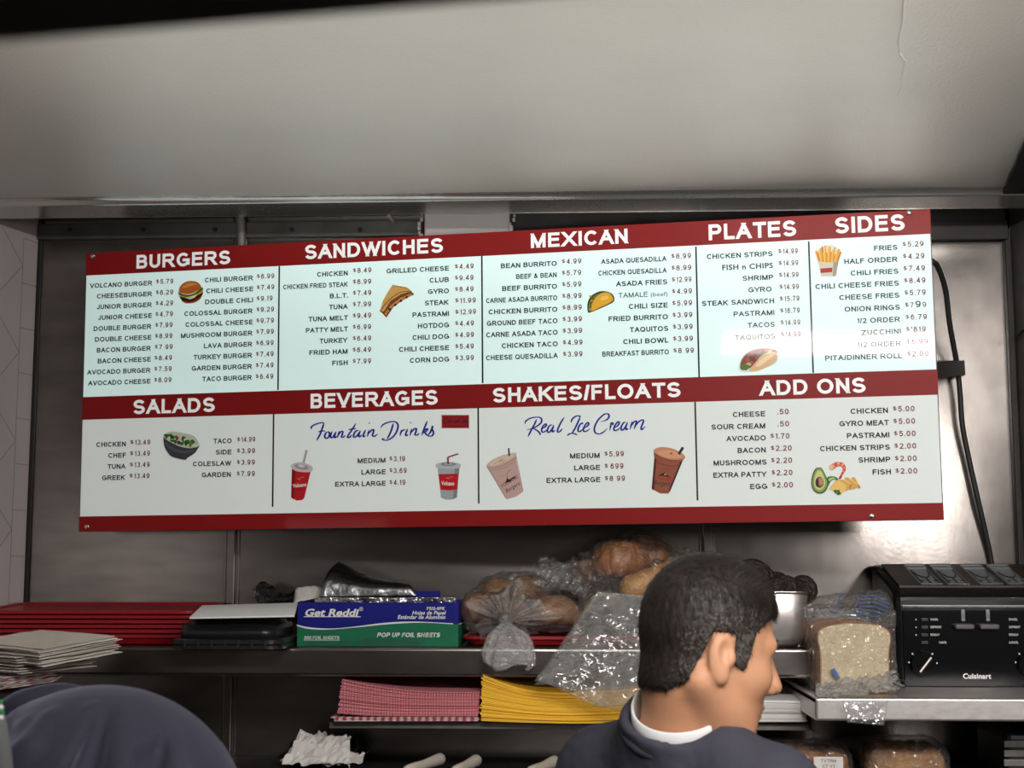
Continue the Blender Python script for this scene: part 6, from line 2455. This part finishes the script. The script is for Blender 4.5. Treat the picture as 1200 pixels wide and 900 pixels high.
def hole(p):
    ax_ = (p - ca) @ axis
    return smax(np.linalg.norm(p - ca - ax_[..., None] * axis, axis=-1) - .0722, -.045 - ax_, .004)
jl = TB(0, 0, -.72)
lo = np.array((NB[0] - .36, NB[1] - .34, NB[2] - .73)); hi = np.array((NB[0] + .36, NB[1] + .40, NB[2] + .05))
v, f = snets(lambda p: smax(jacket(p), -hole(p), .006), lo, hi, .0062)
mesh_obj('jacket', v, f, M['navy'], man, True)
# turned-down jacket collar, a roll round the neck
a = np.linspace(-2.5, 2.5, 30)
pts = ca + axis * (-.004 - .020 * np.cos(a)[:, None] * .5) + (-np.cos(a)[:, None] * s1 * -1 * 1.0 + np.sin(a)[:, None] * s2) * .0785
g = G()
g.tube(pts, np.interp(np.linspace(0, 1, 30), [0, .2, .8, 1], [.004, .0085, .0085, .004]), 10)
g.build('jacket_collar', [M['navy']], man, True)
legs = []
for sd in (-1, 1):
    hip, kn, an = TB(.01, .085 * sd, -.62), TB(.03, .10 * sd, 0), TB(0, .105 * sd, 0)
    kn[2], an[2] = .42, .075
    legs += [(hip, kn, .088, .062), (kn, an, .062, .048)]
lo, hi = bbox(legs, .02)
v, f = snets(chain(legs, .03), lo, hi, .012)
mesh_obj('trousers', v, f, M['trouser'], man, True)
for sd in (-1, 1):
    an = TB(0, .105 * sd, 0); an[2] = 0
    cs = [(an + TF_ * -.045 + ZU * .042, an + TF_ * .05 + ZU * .045, .040, .042), (an + TF_ * .05 + ZU * .042, an + TF_ * .17 + ZU * .036, .040, .033)]
    lo, hi = bbox(cs, .02)
    v, f = snets(lambda p: smax(chain(cs, .02)(p), .002 - p[..., 2], .004), lo, hi, .007)
    mesh_obj('shoe', v, f, M['shoe'], man, True)

# --- second person bending down at the left, only the rounded back and shoulder in view
SY = 1.62
U0, U1 = P(112, 972, SY), P(150, 1420, SY)
px_per = SY / FPX
pl = empty('person', (U1[0], U1[1] + .02, 0), 'person in a dark navy top bending down at the lower left edge', 'person')
SHL = P(10, 985, SY + .01)


def on_back(px, py, sink):
    """point on the rounded back under photo pixel (px, py), pushed in by sink"""
    y = SY
    for _ in range(6):
        q = P(px, py, y)
        y = U0[1] - math.sqrt(max(.153 ** 2 - (q[0] - U0[0]) ** 2 - (q[2] - U0[2]) ** 2, .0004))
    return P(px, py, y) + (0, sink, 0)


FOLDS = [(on_back(a, b, .008), on_back(c, d_, .001), r * 1.9) for a, b, c, d_, r in (
    (106, 834, 80, 900, .0085), (56, 842, 34, 884, .010), (70, 876, 60, 915, .008), (28, 850, 18, 900, .008),
    (150, 885, 140, 930, .007), (176, 868, 172, 920, .007), (196, 862, 203, 915, .009))]


GROOVES = [(on_back(a, b, .004), on_back(c, d_, .002), r) for a, b, c, d_, r in (
    (122, 838, 96, 920, .017), (186, 872, 178, 930, .013), (166, 884, 158, 930, .010))]


def top2(p):
    d = cap(p, U0, U1, .152, .165)
    d = smin(d, ell(p, U0 + (.0, .02, -.02), (.155, .135, .148)), .05)
    d = smin(d, cap(p, U0 + (-.09, .03, -.02), SHL + (-.16, .02, -.09), .105, .085), .06)      # towards the shoulder and the head
    d = smin(d, cap(p, SHL + (-.12, -.05, -.06), SHL + (-.14, -.10, -.36), .062, .050), .04)    # near sleeve
    d = smin(d, cap(p, SHL + (-.06, .12, -.10), SHL + (-.16, .20, -.38), .060, .048), .04)      # far sleeve
    q = p - U0
    # drawn folds running from the shoulder down the back
    w = np.clip((.075 - q[..., 0]) / .12, 0, 1) * np.clip((.158 - q[..., 2]) / .05, .0, 1)
    t = (q[..., 0] * .86 - q[..., 2] * .52)
    fold = np.abs(np.sin(t * 52 + 1.6 * wobble(p, .22, 2, 3)))
    d = d - .006 * (1 - fold) ** 2 * w
    w2 = np.clip((q[..., 0] - .05) / .08, 0, 1) * np.clip((.10 - q[..., 2]) / .05, 0, 1)
    d = d - .003 * (1 - np.abs(np.sin((q[..., 0] * .95 - q[..., 2] * .30) * 60 + wobble(p, .2, 5, 3)))) ** 2 * w2
    for a_, b_, r_ in FOLDS: d = smin(d, cap(p, a_, b_, r_ * .35, r_), .013)
    for a_, b_, r_ in GROOVES: d = smax(d, -cap(p, a_, b_, r_ * .3, r_), .016)
    return smax(d, .72 - p[..., 2], .01)


lo = np.array((U0[0] - .56, U0[1] - .24, .70)); hi = np.array((U0[0] + .24, U0[1] + .30, U0[2] + .19))
v, f = snets(top2, lo, hi, .0085)
mesh_obj('sweater', v, f, M['navy_jersey'], pl, True)
g = G()
rp = spline([P(4, 838, SY + .07), P(34, 824, SY + .07), P(70, 815, SY + .08), P(116, 814, SY + .09)], 6)
g.tube(rp, np.interp(np.linspace(0, 1, len(rp)), [0, .25, .7, 1], [.016, .018, .014, .006]), 12)
g.build('hood_roll', [M['navy_jersey']], pl, True)
# head and neck out of view at the left, looking down; hands below
H2 = SHL + (-.275, .03, -.07)
HM2 = frame(H2, math.radians(170), math.radians(58))
HM2i = np.array(HM2.inverted())
nk = xf(np.array([(-.062, 0, -.205)]), HM2)[0]
lcaps = [(nk, SHL + (-.06, .03, -.06), .058, .07), (SHL + (-.06, .03, -.06), U0 + (0, .02, -.05), .07, .09), (U0 + (0, .02, -.05), U1, .09, .10)]
lhands = []
for sd, sh, wpt in ((-1, SHL + (-.12, -.05, -.06), SHL + (-.14, -.10, -.36)), (1, SHL + (-.06, .12, -.10), SHL + (-.16, .20, -.38))):
    d_ = np.array((-.15, -.05, -1.0)); d_ /= np.linalg.norm(d_)
    lhands += hand_points(wpt + d_ * .03, d_, np.array((-1, 0, 0)), sd)
    lcaps += [(SHL + (-.06, .03, -.06), sh, .05, .045), (sh, wpt, .042, .03), (wpt, wpt + d_ * .05, .03, .024)]


def left_body(p):
    q = p @ HM2i[:3, :3].T + HM2i[:3, 3]
    d = smin(head_sdf(q), neck_sdf(q), .022)
    return smin(smin(d, chain(lcaps, .03)(p), .02), chain(lhands, .008)(p), .008)


lo1, hi1 = bbox(lcaps + lhands, .02)
v, f = snets(left_body, np.minimum(lo1, np.array(H2) - .17), np.maximum(hi1, np.array(H2) + .17), .0055)
mesh_obj('body', v, f, M['skin'], pl, True)
hv, hf = snets(lambda p: smax(smin(ell(p, (-.008, 0, .030), (.088, .075, .088)), ell(p, (.022, 0, -.030), (.062, .062, .085)), .03) - .012 + .0015 * wobble(p, .01, 2, 5), hairline(p) * .9, .006), (-.13, -.11, -.11), (.12, .11, .15), .005)
mesh_obj('hair', xf(hv, HM2), hf, M['hair'], pl, True)
legs = []
for sd in (-1, 1):
    hip, kn, an = U1 + (.0, .085 * sd, -.08), U1 + (-.03, .10 * sd, 0), U1 + (.02, .11 * sd, 0)
    kn[2], an[2] = .43, .075
    legs += [(hip, kn, .098, .066), (kn, an, .066, .050)]
lo, hi = bbox(legs, .02)
v, f = snets(chain(legs, .03), lo, hi, .012)
mesh_obj('trousers', v, f, M['trouser'], pl, True)
for sd in (-1, 1):
    an = U1 + (.02, .11 * sd, 0); an[2] = 0
    fw_ = np.array((-1.0, .1, 0))
    cs = [(an - fw_ * .045 + ZU * .042, an + fw_ * .05 + ZU * .045, .040, .042), (an + fw_ * .05 + ZU * .042, an + fw_ * .17 + ZU * .036, .040, .033)]
    lo, hi = bbox(cs, .02)
    v, f = snets(lambda p: smax(chain(cs, .02)(p), .002 - p[..., 2], .004), lo, hi, .007)
    mesh_obj('shoe', v, f, M['shoe'], pl, True)
# grey apron strap and a few green and white beads at the very edge
g = G()
sp = spline([P(-22, 826, 1.44), P(-8, 840, 1.435), P(-2, 868, 1.43), P(2, 905, 1.43), P(1, 960, 1.44)], 6)
for i in range(len(sp) - 1):
    pass
g.tube(sp, .011, 10)
M['strap'] = mat('grey_webbing', (.10, .10, .105), .8)
g.build('apron_strap', [M['strap']], pl, True)
M['bead_green'] = mat('green_bead', (.02, .22, .07), .3)
for k, (px, py, m) in enumerate(((1, 829, 'white_paint'), (2, 835, 'bead_green'), (1, 841, 'white_paint'), (0, 823, 'bead_green'))):
    bm = bmesh.new()
    bmesh.ops.create_uvsphere(bm, u_segments=12, v_segments=8, radius=.0026)
    g = G().bm(bm, 0, Matrix.Translation(Vector(P(px, py, 1.418))))
    g.build('bead', [M[m]], pl, True)
